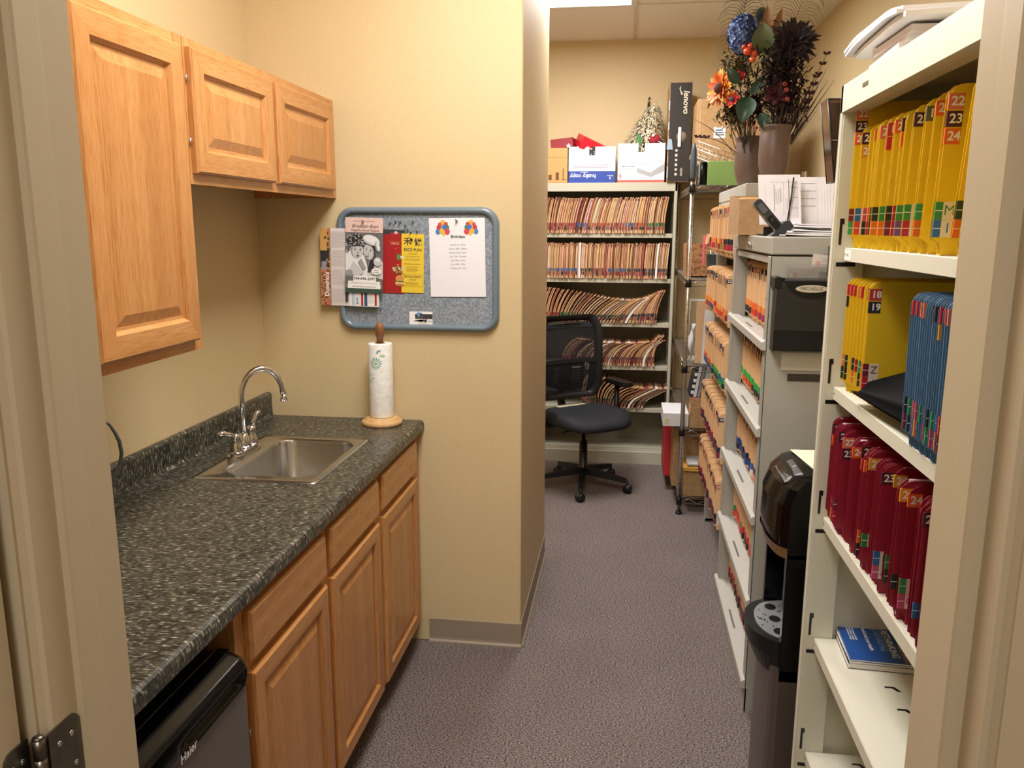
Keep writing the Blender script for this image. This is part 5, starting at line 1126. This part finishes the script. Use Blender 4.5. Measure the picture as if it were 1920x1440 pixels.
# ================================================================== WATER COOLER
cy0, cy1, cx0, cx1 = 2.075, 2.375, .428, .78
wc = thing('water_cooler', (.6, (cy0+cy1)/2, 0), 'tall black and dark steel water cooler between the grey cabinet and cream shelving', 'water cooler')
CB1 = mat('#6E6562', .32, .75); cyc = (cy0+cy1)/2
def plan(bow, x0, inset=0., n=16, back=cx1):
    P = []
    for i in range(n+1):
        a = -1+2*i/n; y = cyc+(cy1-cy0-2*inset)/2*a; P.append((x0-bow*(1-abs(a)**2.4)+.012*max(0, abs(a)-.85)/.15, y))
    return P[::-1]+[(back-inset, cy0+inset), (back-inset, cy1-inset)]
def ploft(b, levels, m):
    rs = [[V((x, y, z)) for x, y in P] for P, z in levels]
    n = len(rs[0]); vs = [p for r in rs for p in r]
    fs = [(i*n+j, i*n+(j+1) % n, (i+1)*n+(j+1) % n, (i+1)*n+j) for i in range(len(rs)-1) for j in range(n)]+[list(range(n))[::-1], list(range((len(rs)-1)*n, len(rs)*n))]
    b.add(vs, fs, m, False)
b = MB(); ploft(b, [(plan(.014, cx0), .0), (plan(.014, cx0), .47)], CB1); b.build('lower_cabinet', wc)
b = MB()
for y0, y1 in ((cy0, cy0+.022), (cy1-.022, cy1)): b.extr([(cx0+.010, .44), (cx1, .44), (cx1, .80), (cx0+.010, .80)], (0, y0, 0), X, Z, Y, y1-y0, GLOSSBLACK)
b.extr([(cx0+.09, .44), (cx1, .44), (cx1, .80), (cx0+.09, .80)], (0, cy0+.022, 0), X, Z, Y, cy1-cy0-.044, BLACK); b.build('niche_housing', wc)
b = MB(); ploft(b, [(plan(.020, cx0), .79), (plan(.030, cx0-.002), .85), (plan(.030, cx0+.000), .93), (plan(.026, cx0+.014, .002), .975), (plan(.018, cx0+.035, .006), 1.0), (plan(.0, cx0+.075, .012), 1.012)], GLOSSBLACK); b.build('dispenser_head', wc)
b = MB()
rp = [(x-.0015, y) for x, y in plan(.022, cx0)[:17]]; rq = [(x-.0015, y) for x, y in plan(.028, cx0-.001)[:17]]
b.add([V((x, y, .790)) for x, y in rp]+[V((x, y, .818)) for x, y in rq], [(i, i+1, 18+i, 17+i) for i in range(16)], mat('#8A6A48', .25, .5)); b.build('trim_band', wc, label='bronze coloured curved trim band')
b = MB()
def tp(k, ex=0.): return [(cx0+.06-(.118+ex)*k*math.sqrt(max(0, 1-abs(a)**2.3)) , cyc+(cy1-cy0-.01)/2*a) for a in [-1+2*i/20 for i in range(21)]][::-1]
ploft(b, [(tp(.55)+[(cx0+.09, cy0+.02), (cx0+.09, cy1-.02)], .415), (tp(.80)+[(cx0+.09, cy0+.01), (cx0+.09, cy1-.01)], .445), (tp(1)+[(cx0+.09, cy0+.005), (cx0+.09, cy1-.005)], .50), (tp(1, .003)+[(cx0+.09, cy0+.005), (cx0+.09, cy1-.005)], .545)], BLACK)
tr = b.build('drip_tray', wc)
b = MB(); GR = mat('#A9ACAF', .3, .6); P = [(cx0+.06-.095*math.sqrt(max(0, 1-abs(a)**2.3)), cyc+(cy1-cy0-.05)/2*a) for a in [-1+2*i/20 for i in range(21)]][::-1]
b.extr(P+[(cx0+.088, cy0+.03), (cx0+.088, cy1-.03)], (0, 0, .5452), X, Y, Z, .002, GR)
for y in (cyc-.075, cyc, cyc+.075): b.extr(ngon(18, .019, .024, cx0+.02, y), (0, 0, .5472), X, Y, Z, .0004, GR); b.extr(ngon(18, .016, .020, cx0+.02, y), (0, 0, .5476), X, Y, Z, .0004, BLACK)
for i in range(70):
    x, y = cx0+R_.uniform(-.03, .08), cyc+R_.uniform(-.105, .105)
    if all((x-cx0-.02)**2+(y-q)**2 > .0008 for q in (cyc-.075, cyc, cyc+.075)) and x > cx0+.068-.095*math.sqrt(max(0, 1-abs((y-cyc)/.125)**2.3)): b.extr(ngon(6, .0022, .0045, x, y), (0, 0, .5472), X, Y, Z, .0003, BLACK)
b.build('grille', tr, label='perforated silver drip grille with three cup rings')
b = MB(); 
for k in range(3): b.lathe([(.012, 0), (.012, -.03), (.008, -.045)], (cx0+.035, cyc-.07+.07*k, .79), BLACK, 12)
b.build('spout', wc)
b = MB(); b.box((cx0-.004, cyc-.10, .985), (cx0+.055, cyc+.045, .998), mat('#141416', .35), .004, rot=Matrix.Rotation(-.45, 3, 'Y'))
for k in range(2): b.box((cx0+.004, cyc-.095+.07*k, .996), (cx0+.05, cyc-.03+.07*k, 1.001), mat('#1E1E22', .25), .003, rot=Matrix.Rotation(-.45, 3, 'Y'))
b.box((cx0+.01, cyc+.06, .985), (cx0+.035, cyc+.10, .9865), mat('#C8402E', .4), rot=Matrix.Rotation(-.5, 3, 'Y')); b.build('button_panel', wc)
b = MB(); b.extr([(cx0+.085, cy0+.03), (cx1-.01, cy0+.015), (cx1-.01, cy1-.01), (cx0+.055, cy1-.03)], (0, 0, 1.0125), X, Y, Z, .0015, mat('#F2E6C4', .7)); tag(b.build('paper_sheet', loc=(.6, cyc, 1.0125)), 'cream paper sheet lying on top of the water cooler', 'paper')

# ================================================================== VASES AND ARTIFICIAL FLOWERS
VM = nmat('brown_ceramic', [((1, 1, .4), 6, 2, [(.3, '#5A463C'), (.7, '#6E584C')], 0)], rough=.42)
FT = 1.8205
def vase(c, r, h, label):
    P = [(r*.42, 0), (r*.50, .004), (r*.66, .03), (r*.86, .07), (r*.97, .11), (r, .15), (r*.99, h-.045), (r*.93, h-.035), (r*.93, h-.022), (r, h-.012), (r*1.02, h-.003), (r*1.0, h), (r*.94, h), (r*.9, h-.02), (r*.9, .12), (r*.3, .02)]
    b = MB(); b.lathe(P, c, VM, 40); o = b.build('flower_vase', loc=c); return tag(o, label, 'vase')
v1c, v2c = (.596, 4.33, FT), (.672, 4.06, FT)
vase(v1c, .073, .262, 'brown ceramic vase at left holding the orange and blue flowers'); vase(v2c, .071, .283, 'brown ceramic vase at right holding the dark flowers and twigs')
STM = mat('#3A3A26', .8); STD = mat('#3A231C', .8)
def curve(p, q, sag=.0, side=.0, n=10):
    p, q = V(p), V(q); d = q-p; s_ = d.cross(Z); s_ = s_.normalized() if s_.length > 1e-4 else X
    return [p+d*(i/n)+Z*sag*math.sin(math.pi*i/n)+s_*side*math.sin(math.pi*i/n) for i in range(n+1)]
def root(c, h=.10): return V((c[0]+R_.uniform(-.025, .025), c[1]+R_.uniform(-.025, .025), c[2]+h))
def stem(t, c, q, m=STM, r=.0028, side=None):
    b = MB(); b.tube(curve(root(c), q, 0, R_.uniform(-.02, .02) if side is None else side), [r]*8+[r*.7]*3, m, 6); b.build('stem', t)
def frame(d):
    d = V(d).normalized(); u = d.orthogonal().normalized(); return d, u, d.cross(u)
def petal(b, c, d, out, l, w, m, cup=.3, n=4):
    d, out = V(d).normalized(), V(out).normalized(); s_ = d.cross(out).normalized(); vs = []
    for i in range(n+1):
        f = i/n; ww = w*math.sin(math.pi*min(.97, f*.85+.12)); ctr = V(c)+out*l*f+d*cup*l*(f*f)
        vs += [ctr-s_*ww+d*ww*.35, ctr, ctr+s_*ww+d*ww*.35]
    b.add(vs, [(i*3+j, i*3+j+1, i*3+j+4, i*3+j+3) for i in range(n) for j in (0, 1)], m, True)
def bloom(name, vc, c, d, lab, cat, rows, centre=None, mst=STM):
    t = thing(name, tuple(root(vc)), lab, cat); stem(t, vc, c, mst)
    D, u, w = frame(d); b = MB()
    for (n, l, wd, cup, ms) in rows:
        for i in range(n):
            a = 2*math.pi*(i+R_.random()*.6)/n; petal(b, V(c)-D*.004, D, u*math.cos(a)+w*math.sin(a)+D*R_.uniform(-.15, .25), l*R_.uniform(.8, 1.1), wd, R_.choice(ms), cup)
    b.build('petals', t)
    if centre:
        b = MB(); b.ball(V(c)+D*.008, centre[0], centre[1], n=12); [b.ball(V(c)+D*.014+u*centre[0]*.8*math.cos(k*2.4)*math.sqrt(k/24)+w*centre[0]*.8*math.sin(k*2.4)*math.sqrt(k/24), .003, centre[1], n=6) for k in range(24)]; b.build('centre', t)
    return t
OR = [mat(c, .6) for c in ('#E07A1E', '#D2621A', '#E8922C', '#C9551E')]; RDm = [mat(c, .6) for c in ('#B82A26', '#D0402E', '#8E1E22')]; DKm = [mat(c, .7) for c in ('#1A0E12', '#24121A', '#120A0E', '#2E1620')]
bloom('sunflower', v1c, (.425, 4.20, 2.295), (-.85, -.52, .1), 'large orange artificial sunflower facing left at the side of the bouquet', 'flower', [(30, .088, .016, .0, OR), (26, .075, .014, .25, OR), (16, .055, .012, .5, OR)], (.026, mat('#4A2A1E', .9)))
bloom('red_rose', v1c, (.505, 4.14, 2.33), (-.3, -.9, .3), 'small red artificial rose in the middle of the left bouquet', 'flower', [(8, .032, .014, .6, RDm), (6, .022, .011, 1.2, RDm)], (.009, RDm[2]))
bloom('red_orange_flower', v1c, (.478, 4.14, 2.235), (-.4, -.9, .1), 'red and orange artificial flower below the rose', 'flower', [(10, .042, .013, .3, RDm+OR[:1]), (8, .03, .010, .6, RDm)], (.010, mat('#4A4A6A', .7)))
bloom('dark_dahlia', v2c, (.72, 4.02, 2.465), (-.1, -.95, .25), 'big nearly black artificial dahlia at the top of the right bouquet', 'flower', [(30, .115, .014, -.1, DKm), (26, .10, .013, .2, DKm), (20, .075, .012, .5, DKm), (12, .045, .010, .9, DKm)], None, STD)
bloom('burgundy_flower', v2c, (.655, 3.99, 2.235), (-.2, -.95, .1), 'deep burgundy artificial flower low in the right bouquet', 'flower', [(14, .06, .014, .3, [mat('#4A1420', .8), mat('#5A1A26', .8), mat('#2E0E16', .8)]), (8, .04, .012, .6, [mat('#4A1420', .8)])], None, STD)
# hydrangea: a head of many small four-petalled florets
t_ = thing('blue_hydrangea', tuple(root(v1c)), 'round blue artificial hydrangea high in the left bouquet', 'flower'); hc = V((.515, 4.15, 2.525)); stem(t_, v1c, hc)
b = MB(); BLm = [mat(c, .7) for c in ('#4A5E92', '#5E74A8', '#39497A', '#7F92BC', '#2E3A66')]
b.ball(hc, .055, mat('#2E3A5E', .8), 1, 1, 1.2)
for i in range(230):
    th = math.acos(1-2*(i+.5)/230); ph = i*2.39996; n_v = V((math.sin(th)*math.cos(ph), math.sin(th)*math.sin(ph), math.cos(th))); p = hc+V((n_v.x*.066, n_v.y*.066, n_v.z*.084)); D, u, w = frame(n_v+V((R_.uniform(-.3, .3),)*3)); m_ = R_.choice(BLm)
    for k in range(4): a = k*math.pi/2+i; petal(b, p, D, u*math.cos(a)+w*math.sin(a), R_.uniform(.011, .015), .007, m_, .5, 2)
b.build('florets', t_)
t_ = thing('orange_berry_sprig', tuple(root(v1c)), 'cluster of shiny orange-red berries below the hydrangea', 'berry sprig'); stem(t_, v1c, (.545, 4.10, 2.42))
for (dx, dz, r, c) in ((-.02, .0, .019, '#D8502A'), (.012, -.012, .017, '#E0562E'), (-.005, .022, .017, '#C8482A'), (.028, .012, .016, '#C03A2E'), (.006, -.035, .015, '#E86A3A'), (-.035, .018, .013, '#B03A26')):
    b = MB(); b.ball((.548+dx, 4.085+R_.uniform(-.012, .012), 2.437+dz), r, mat(c, .3), n=14); b.build('berry', t_)
t_ = thing('red_berry_sprig', tuple(root(v1c)), 'small red berries hanging over the left vase rim', 'berry sprig'); stem(t_, v1c, (.56, 4.24, 2.13), STD, .0018)
for k in range(7): b = MB(); b.ball((.535+.018*k, 4.20+.006*(k % 3), 2.135-.006*k+.008*(k % 2)), .0065, mat('#A8242E', .3), n=10); b.build('berry', t_)
t_ = thing('red_berry_sprig', tuple(root(v2c)), 'two red berries on a bare stem in the right bouquet', 'berry sprig'); stem(t_, v2c, (.69, 3.97, 2.26), STD, .0018)
for x, z in ((.692, 2.245), (.697, 2.205), (.683, 2.27)): b = MB(); b.ball((x, 3.955, z), .011, mat('#8E2A22', .4), n=10); b.build('berry', t_)
# broad leaves
def leafs(name, vc, lab, items, m_, ms=STM):
    t = thing(name, tuple(root(vc)), lab, 'leaf'); stem(t, vc, items[0][0], ms)
    for c, d, l, w in items:
        b = MB(); d = V(d).normalized(); s_ = d.cross(V((.2, 1, .1))).normalized(); nn = s_.cross(d); vs = []
        for i in range(9):
            f = i/8; ww = w*math.sin(math.pi*f**.8)**.8+.0005; ctr = V(c)+d*l*f+nn*.12*l*math.sin(math.pi*f)*(-1)
            vs += [ctr-s_*ww-nn*ww*.35, ctr-s_*ww*.5-nn*ww*.1, ctr, ctr+s_*ww*.5-nn*ww*.1, ctr+s_*ww-nn*ww*.35]
        b.add(vs, [(i*5+j, i*5+j+1, i*5+j+6, i*5+j+5) for i in range(8) for j in range(4)], m_, True); b.build('leaf_blade', t)
leafs('dark_green_leaf_sprig', v1c, 'glossy dark green artificial leaves at the centre of the bouquets', [((.545, 4.06, 2.235), (-.25, -.2, -.9), .13, .045), ((.55, 4.06, 2.24), (.55, -.1, .8), .11, .020), ((.50, 4.10, 2.30), (-.5, -.1, .6), .09, .026), ((.60, 4.05, 2.16), (.3, -.2, -.8), .10, .026)], mat('#2A4634', .35))
leafs('olive_leaf_sprig', v2c, 'broad olive green artificial leaves between the two bouquets', [((.60, 4.08, 2.43), (-.1, -.2, .9), .13, .05), ((.60, 4.08, 2.45), (.75, -.2, -.25), .09, .035), ((.575, 4.10, 2.42), (.2, -.1, .95), .12, .035)], mat('#5A6440', .6))
leafs('bronze_pod_leaf', v2c, 'tan bronze pointed leaf standing above the olive leaves', [((.618, 4.11, 2.50), (-.05, 0, 1), .14, .022), ((.645, 4.11, 2.50), (.25, 0, 1), .13, .016)], mat('#8A5E34', .6), STD)
# peacock feathers
def feather(vc, c, d, lab, l=.26, spread=.075, cols=('#1E2420', '#2A2E22', '#3A3A26'), eye=True, sgn=0):
    t = thing('peacock_feather', tuple(root(vc)), lab, 'feather'); stem(t, vc, c, STM, .0018)
    b = MB(); d = V(d).normalized(); s_ = d.cross(Y).normalized()
    b.tube([V(c)+d*l*i/10 for i in range(11)], .0014, mat(cols[0], .6), 5)
    for i in range(26):
        f = i/26; p = V(c)+d*l*f; q = spread*(.7+.3*math.sin(math.pi*f))*R_.uniform(.85, 1.1)
        for sg in (-1, 1):
            if sgn and sg != sgn and R_.random() < .6: continue
            pts = [p, p+s_*sg*q*.4+d*q*.34, p+s_*sg*q*.8+d*q*.36, p+s_*sg*q*1.15+d*q*.12, p+s_*sg*q*1.3-d*q*.15+Y*R_.uniform(-.01, .01)]
            b.tube(pts, [.0012, .0012, .0011, .0009, .0004], mat(R_.choice(cols), .7), 4, cap=False)
    o = b.build('barbs', t)
    if eye:
        b = MB(); e = V(c)+d*l*.92; b.extr(ngon(16, .022, .034), e-Y*.004, s_, d, Y, .002, mat('#3A4A2A', .5)); b.extr(ngon(14, .014, .022, 0, -.003), e-Y*.006, s_, d, Y, .002, mat('#1E3A4A', .4)); b.extr(ngon(12, .008, .012, 0, -.005), e-Y*.008, s_, d, Y, .002, mat('#14182E', .4)); b.build('eye_spot', t)
feather(v1c, (.487, 4.22, 2.37), (.12, 0, 1), 'dark peacock feather fanning up at the far left of the bouquet', .42, .085)
feather(v1c, (.56, 4.18, 2.50), (.25, -.02, .95), 'green-eyed peacock feather behind the hydrangea', .13, .04, ('#2A3A26', '#1E2A2A', '#3A4A2E'))
feather(v2c, (.70, 4.12, 2.45), (.30, 0, .95), 'pale tan feather arching up at the right of the bouquet', .36, .09, ('#8A6A48', '#9A7A54', '#7A5A3C'), False)
# twigs and grasses
def twig(vc, q, lab, m_=STD, r=.0018, side=.03, buds=0, grp=None, name='twig', sag=0.):
    p = curve(root(vc), q, sag, side, 12)
    if not buds:
        b = MB(); b.tube(p, [r]*9+[r*.8, r*.6, r*.4, r*.3], m_, 5); o = b.build(name, loc=tuple(p[0])); return tag(o, lab, 'twig', grp)
    t = thing(name, tuple(p[0]), lab, 'twig', grp); b = MB(); b.tube(p, [r]*9+[r*.8, r*.6, r*.4, r*.3], m_, 5); b.build('stem', t)
    for k in range(buds):
        b = MB(); f = p[-1-k] if k < 6 else p[-6]
        for s_ in (-1, 1): petal(b, f, (0, -1, .2), (s_, -.2, .5), .020, .008, mat('#3A1418', .8), .2, 2)
        b.build('bud', t)
G_ = 'thin dark twigs fanning from the right vase'
for i in range(40):
    a = -.25+1.15*(i/39)**.9; l = R_.uniform(.30, .52); twig(v2c, (v2c[0]+.02+math.sin(a)*l*.62, v2c[1]+R_.uniform(-.10, .10), v2c[2]+.15+math.cos(a)*l), 'thin dark brown twig fanning out of the right vase', r=R_.uniform(.0016, .003), side=R_.uniform(-.06, .03), grp=G_)
for i in range(16):
    a = -.7+1.0*i/15; l = R_.uniform(.18, .36); twig(v1c, (v1c[0]+math.sin(a)*l*.6, v1c[1]+R_.uniform(-.10, .05), v1c[2]+.12+math.cos(a)*l), 'thin brown stalk rising from the left vase', r=R_.uniform(.0014, .0026), side=R_.uniform(-.04, .04), grp='thin stalks rising from the left vase')
twig(v2c, (.862, 4.0, 2.40), 'twig with dark heart-shaped buds at the far right of the bouquet', buds=6, side=-.05)
twig(v2c, (.82, 3.98, 2.30), 'shorter budded twig below the far right one', buds=5, side=-.04)
twig(v2c, (.87, 4.02, 2.34), 'outermost curved bare twig with a brown seed head', side=-.09, r=.0025)
twig(v1c, (.30, 4.25, 2.165), 'long thin blade sweeping left over the cardboard carton', side=.02, sag=.05)
twig(v1c, (.38, 4.20, 2.43), 'thin twig pointing up left above the sunflower', side=-.05)
twig(v1c, (.33, 4.20, 2.07), 'low sweeping stalk with seed heads over the wire basket', side=.02, sag=.05, buds=3)
def tuft(vc, c, n, rad, cols, lab, name, l=.05):
    t = thing(name, tuple(root(vc)), lab, 'foliage'); stem(t, vc, c); b = MB()
    for i in range(n):
        p = V(c)+V((R_.gauss(0, rad), R_.gauss(0, rad*.7), R_.gauss(0, rad*1.2))); strip(b, p, (R_.uniform(-1, 1), R_.uniform(-1, 1), R_.uniform(-.3, 1)), R_.uniform(.5, 1.1)*l, .0065, mat(R_.choice(cols), .8), .1)
    o = b.build('sprigs', t); o['kind'] = 'stuff'
tuft(v1c, (.50, 4.22, 2.18), 380, .030, ['#5A5A34', '#6A6A3E', '#4A3A26', '#6A2A26'], 'mossy olive filler sprigs above the left vase rim', 'moss_sprig')
tuft(v1c, (.505, 4.20, 2.38), 260, .032, ['#6A6038', '#7A6A44', '#4A4226'], 'wispy olive grass filler below the hydrangea', 'grass_sprig', .06)
tuft(v1c, (.585, 4.20, 2.22), 420, .038, ['#3A1418', '#24121A', '#4A1A1E', '#2A2418'], 'dark burgundy filler sprigs between the two vases', 'burgundy_sprig')
tuft(v2c, (.68, 4.02, 2.32), 700, .045, ['#1A0E12', '#24121A', '#3A1A18', '#2E2418'], 'nearly black filler sprigs under the dark dahlia', 'black_sprig', .07)
tuft(v2c, (.70, 4.05, 2.20), 400, .035, ['#2A1A14', '#3A1A18', '#3A3020'], 'brown filler sprigs above the right vase rim', 'brown_sprig', .07)

# ================================================================== OFFICE CHAIR
hubx, huby = -.235, 5.03
ch = thing('office_chair', (hubx, huby, 0), 'black mesh-back swivel office chair standing by the back charts', 'chair')
CK = mat('#0C0D10', .4); FAB = mat('#10141D', .75, bump=(500, .5)); NAVY = mat('#141A26', .7)
yaw = math.radians(35)              # seat front turned towards the camera and a little right
Rz = Matrix.Rotation(yaw, 4, 'Z'); CM = Matrix.Translation(V((hubx, huby, 0))) @ Rz   # local: -Y is forward
def cb(b, name, par=ch): b.xf(CM) if b is not None else None; return b.build(name, par)
for i in range(5):
    a = math.radians(-90+72*i)-yaw; d = V((math.cos(a), math.sin(a), 0)); s_ = Z.cross(d)
    b = MB(); p0 = d*.02+Z*.115; p1 = d*.29+Z*.078
    vs = []
    for p, w, h in ((p0, .026, .022), ((p0+p1)/2, .020, .017), (p1, .014, .013)):
        vs += [p-s_*w-Z*h, p+s_*w-Z*h, p+s_*w*.8+Z*h, p-s_*w*.8+Z*h]
    b.add(vs, [(q*4+j, q*4+(j+1) % 4, q*4+4+(j+1) % 4, q*4+4+j) for q in (0, 1) for j in range(4)]+[(3, 2, 1, 0), (8, 9, 10, 11)], CK)
    lg = cb(b, 'base_arm')
    b = MB(); c = d*.30+Z*.027; ca = R_.uniform(0, 3); w = V((math.cos(ca), math.sin(ca), 0))
    for sgn in (-1, 1): b.lathe([(.001, -.009), (.024, -.008), (.0265, 0), (.024, .008), (.001, .009)], c+w*sgn*.014, CK, 18, w)
    b.tube([c+Z*.01, c+Z*.055], .006, CK, 8); b.lathe([(.028, -.004), (.029, .004)], c, mat('#1E2024', .4), 16, w); cb(b, 'caster', lg)
b = MB(); b.lathe([(.030, .095), (.033, .10), (.033, .135), (.026, .14), (.026, .30), (.020, .302), (.020, .31), (.012, .312), (.012, .40)], (0, 0, 0), CK, 24); cb(b, 'gas_column')
b = MB(); b.box((-.09, -.12, .385), (.09, .10, .425), CK, .01, 2); b.tube([(.08, -.02, .40), (.17, -.03, .395), (.235, -.05, .375)], [.006, .006, .010], CK, 8); b.tube([(-.08, -.04, .40), (-.2, -.06, .39)], .006, CK, 8); cb(b, 'tilt_mechanism')
b = MB(); rs = []
for k, (sc, z) in enumerate(((.86, .425), (.97, .437), (1., .455), (.985, .478), (.93, .492), (.72, .499), (.35, .492), (.05, .489))):
    r = []
    for x, y in rrect(.50, .49, .17, 7): 
        zz = z-.030*max(0, (-y*sc)-.13)/.12*(1 if k > 1 else .6)+(.018*(abs(x)*sc/.25)**2 if k > 3 else 0); r.append(V((x*sc*(1+.10*(-y)/.245*.3), y*sc-.03, zz)))
    rs.append(r)
ringmesh(b, rs, FAB); b.add([p for p in rs[0]], [list(range(len(rs[0])))[::-1]], CK); cb(b, 'seat')
b = MB(); b.box((-.10, .155, .497), (.12, .215, .5015), mat('#B9B49C', .6), rot=Matrix.Rotation(.1, 3, 'Z')); b.xf(CM); tag(b.build('paper_slip', loc=tuple(CM @ V((0, .18, .498)))), 'pale paper slip lying at the back of the office chair seat', 'paper')
# backrest: bent frame, mesh panel, lumbar plate
def bk(u, v):      # u -1..1 across, v 0..1 up
    return V((u*(.215+.025*math.sin(math.pi*min(1, v*.9+.05))), .215+.055*v-.05*math.sin(math.pi*v*.8)-.045*u*u*-1*-1+.0, .545+.54*v))
def bframe(w, h, k): return [bk(p/(w/2)*1., .5+q/h) for p, q in rrect(w, h, .10, k)]
b = MB(); op = rrect(2, 1, .22, 8); 
def ringpt(sc, p, q, dy=0): return bk(p*sc[0], .5+q*sc[1])+V((0, dy, 0))
outer = [(max(-1, min(1, p)), max(-.5, min(.5, q))) for p, q in rrect(2., 1., .20, 8)]
R4 = [[ringpt((1, 1), p, q, dy) for p, q in outer] for dy in (-.010, .014)]; R5 = [[ringpt((.80, .87), p, q, dy) for p, q in outer] for dy in (.014, -.010)]
ringmesh(b, [R4[0], R4[1], R5[0], R5[1], R4[0]], CK, False); cb(b, 'back_frame')
# woven mesh: real threads, both ways
b = MB(); MESHM = mat('#0E1218', .7)
for i in range(64):
    u = -.82+1.64*i/63; b.tube([bk(u, .06+.88*j/10) for j in range(11)], .0015, MESHM, 4, cap=False)
for i in range(80):
    v = .07+.86*i/79; b.tube([bk(-.82+1.64*j/8, v)+V((0, .001, 0)) for j in range(9)], .0014, MESHM, 4, cap=False)
cb(b, 'mesh_panel')
for v0 in (.90, .48):
    b = MB(); b.grid(lambda u, v: bk(-.8+1.6*u, v0-.05*v)+V((0, -.004, 0)), 10, 2, MESHM); cb(b, 'mesh_seam')
for s_ in (-1, 1): b = MB(); b.grid(lambda u, v: bk(s_*(.62+.2*u), .05+.42*v)+V((0, .006, 0)), 3, 6, MESHM); cb(b, 'mesh_side_panel')
b = MB()
def lum(u, v): return bk(-.55+1.1*u, .08+.36*v)+V((0, .028-.010*math.sin(math.pi*u), 0))
for (a0, a1, c0, c1) in ((0, 1, 0, .28), (0, 1, .82, 1), (0, .10, .28, .82), (.36, .64, .28, .82), (.90, 1, .28, .82)): b.grid(lambda u, v: lum(a0+(a1-a0)*u, c0+(c1-c0)*v), 8, 4, CK)
for k in range(5): b.grid(lambda u, v: lum(.1+.8*u, .32+.1*k+.045*v), 10, 1, CK)
cb(b, 'lumbar_support')
b = MB(); b.tube([V((0, .05, .41)), V((0, .22, .43)), V((0, .285, .50)), V((0, .30, .62)), V((0, .29, .75))], [.028, .028, .026, .022, .016], CK, 10); cb(b, 'back_post')
for s_ in (-1, 1):
    b = MB(); b.tube([V((s_*.12, .05, .415)), V((s_*.26, .06, .42)), V((s_*.285, .06, .46)), V((s_*.285, .055, .64))], [.016, .018, .019, .017], CK, 10); am = cb(b, 'arm_post')
    b = MB(); P = rrect(.085, .25, .038, 6, s_*.275, 0.02); b.extr(P, (0, 0, .645), X, Y, Z, .018, CK); b.extr([(p+(s_*.275-p)*.08, q*.97) for p, q in P], (0, 0, .663), X, Y, Z, .008, CK); cb(b, 'arm_pad', am)
print('objects', len(bpy.data.objects))
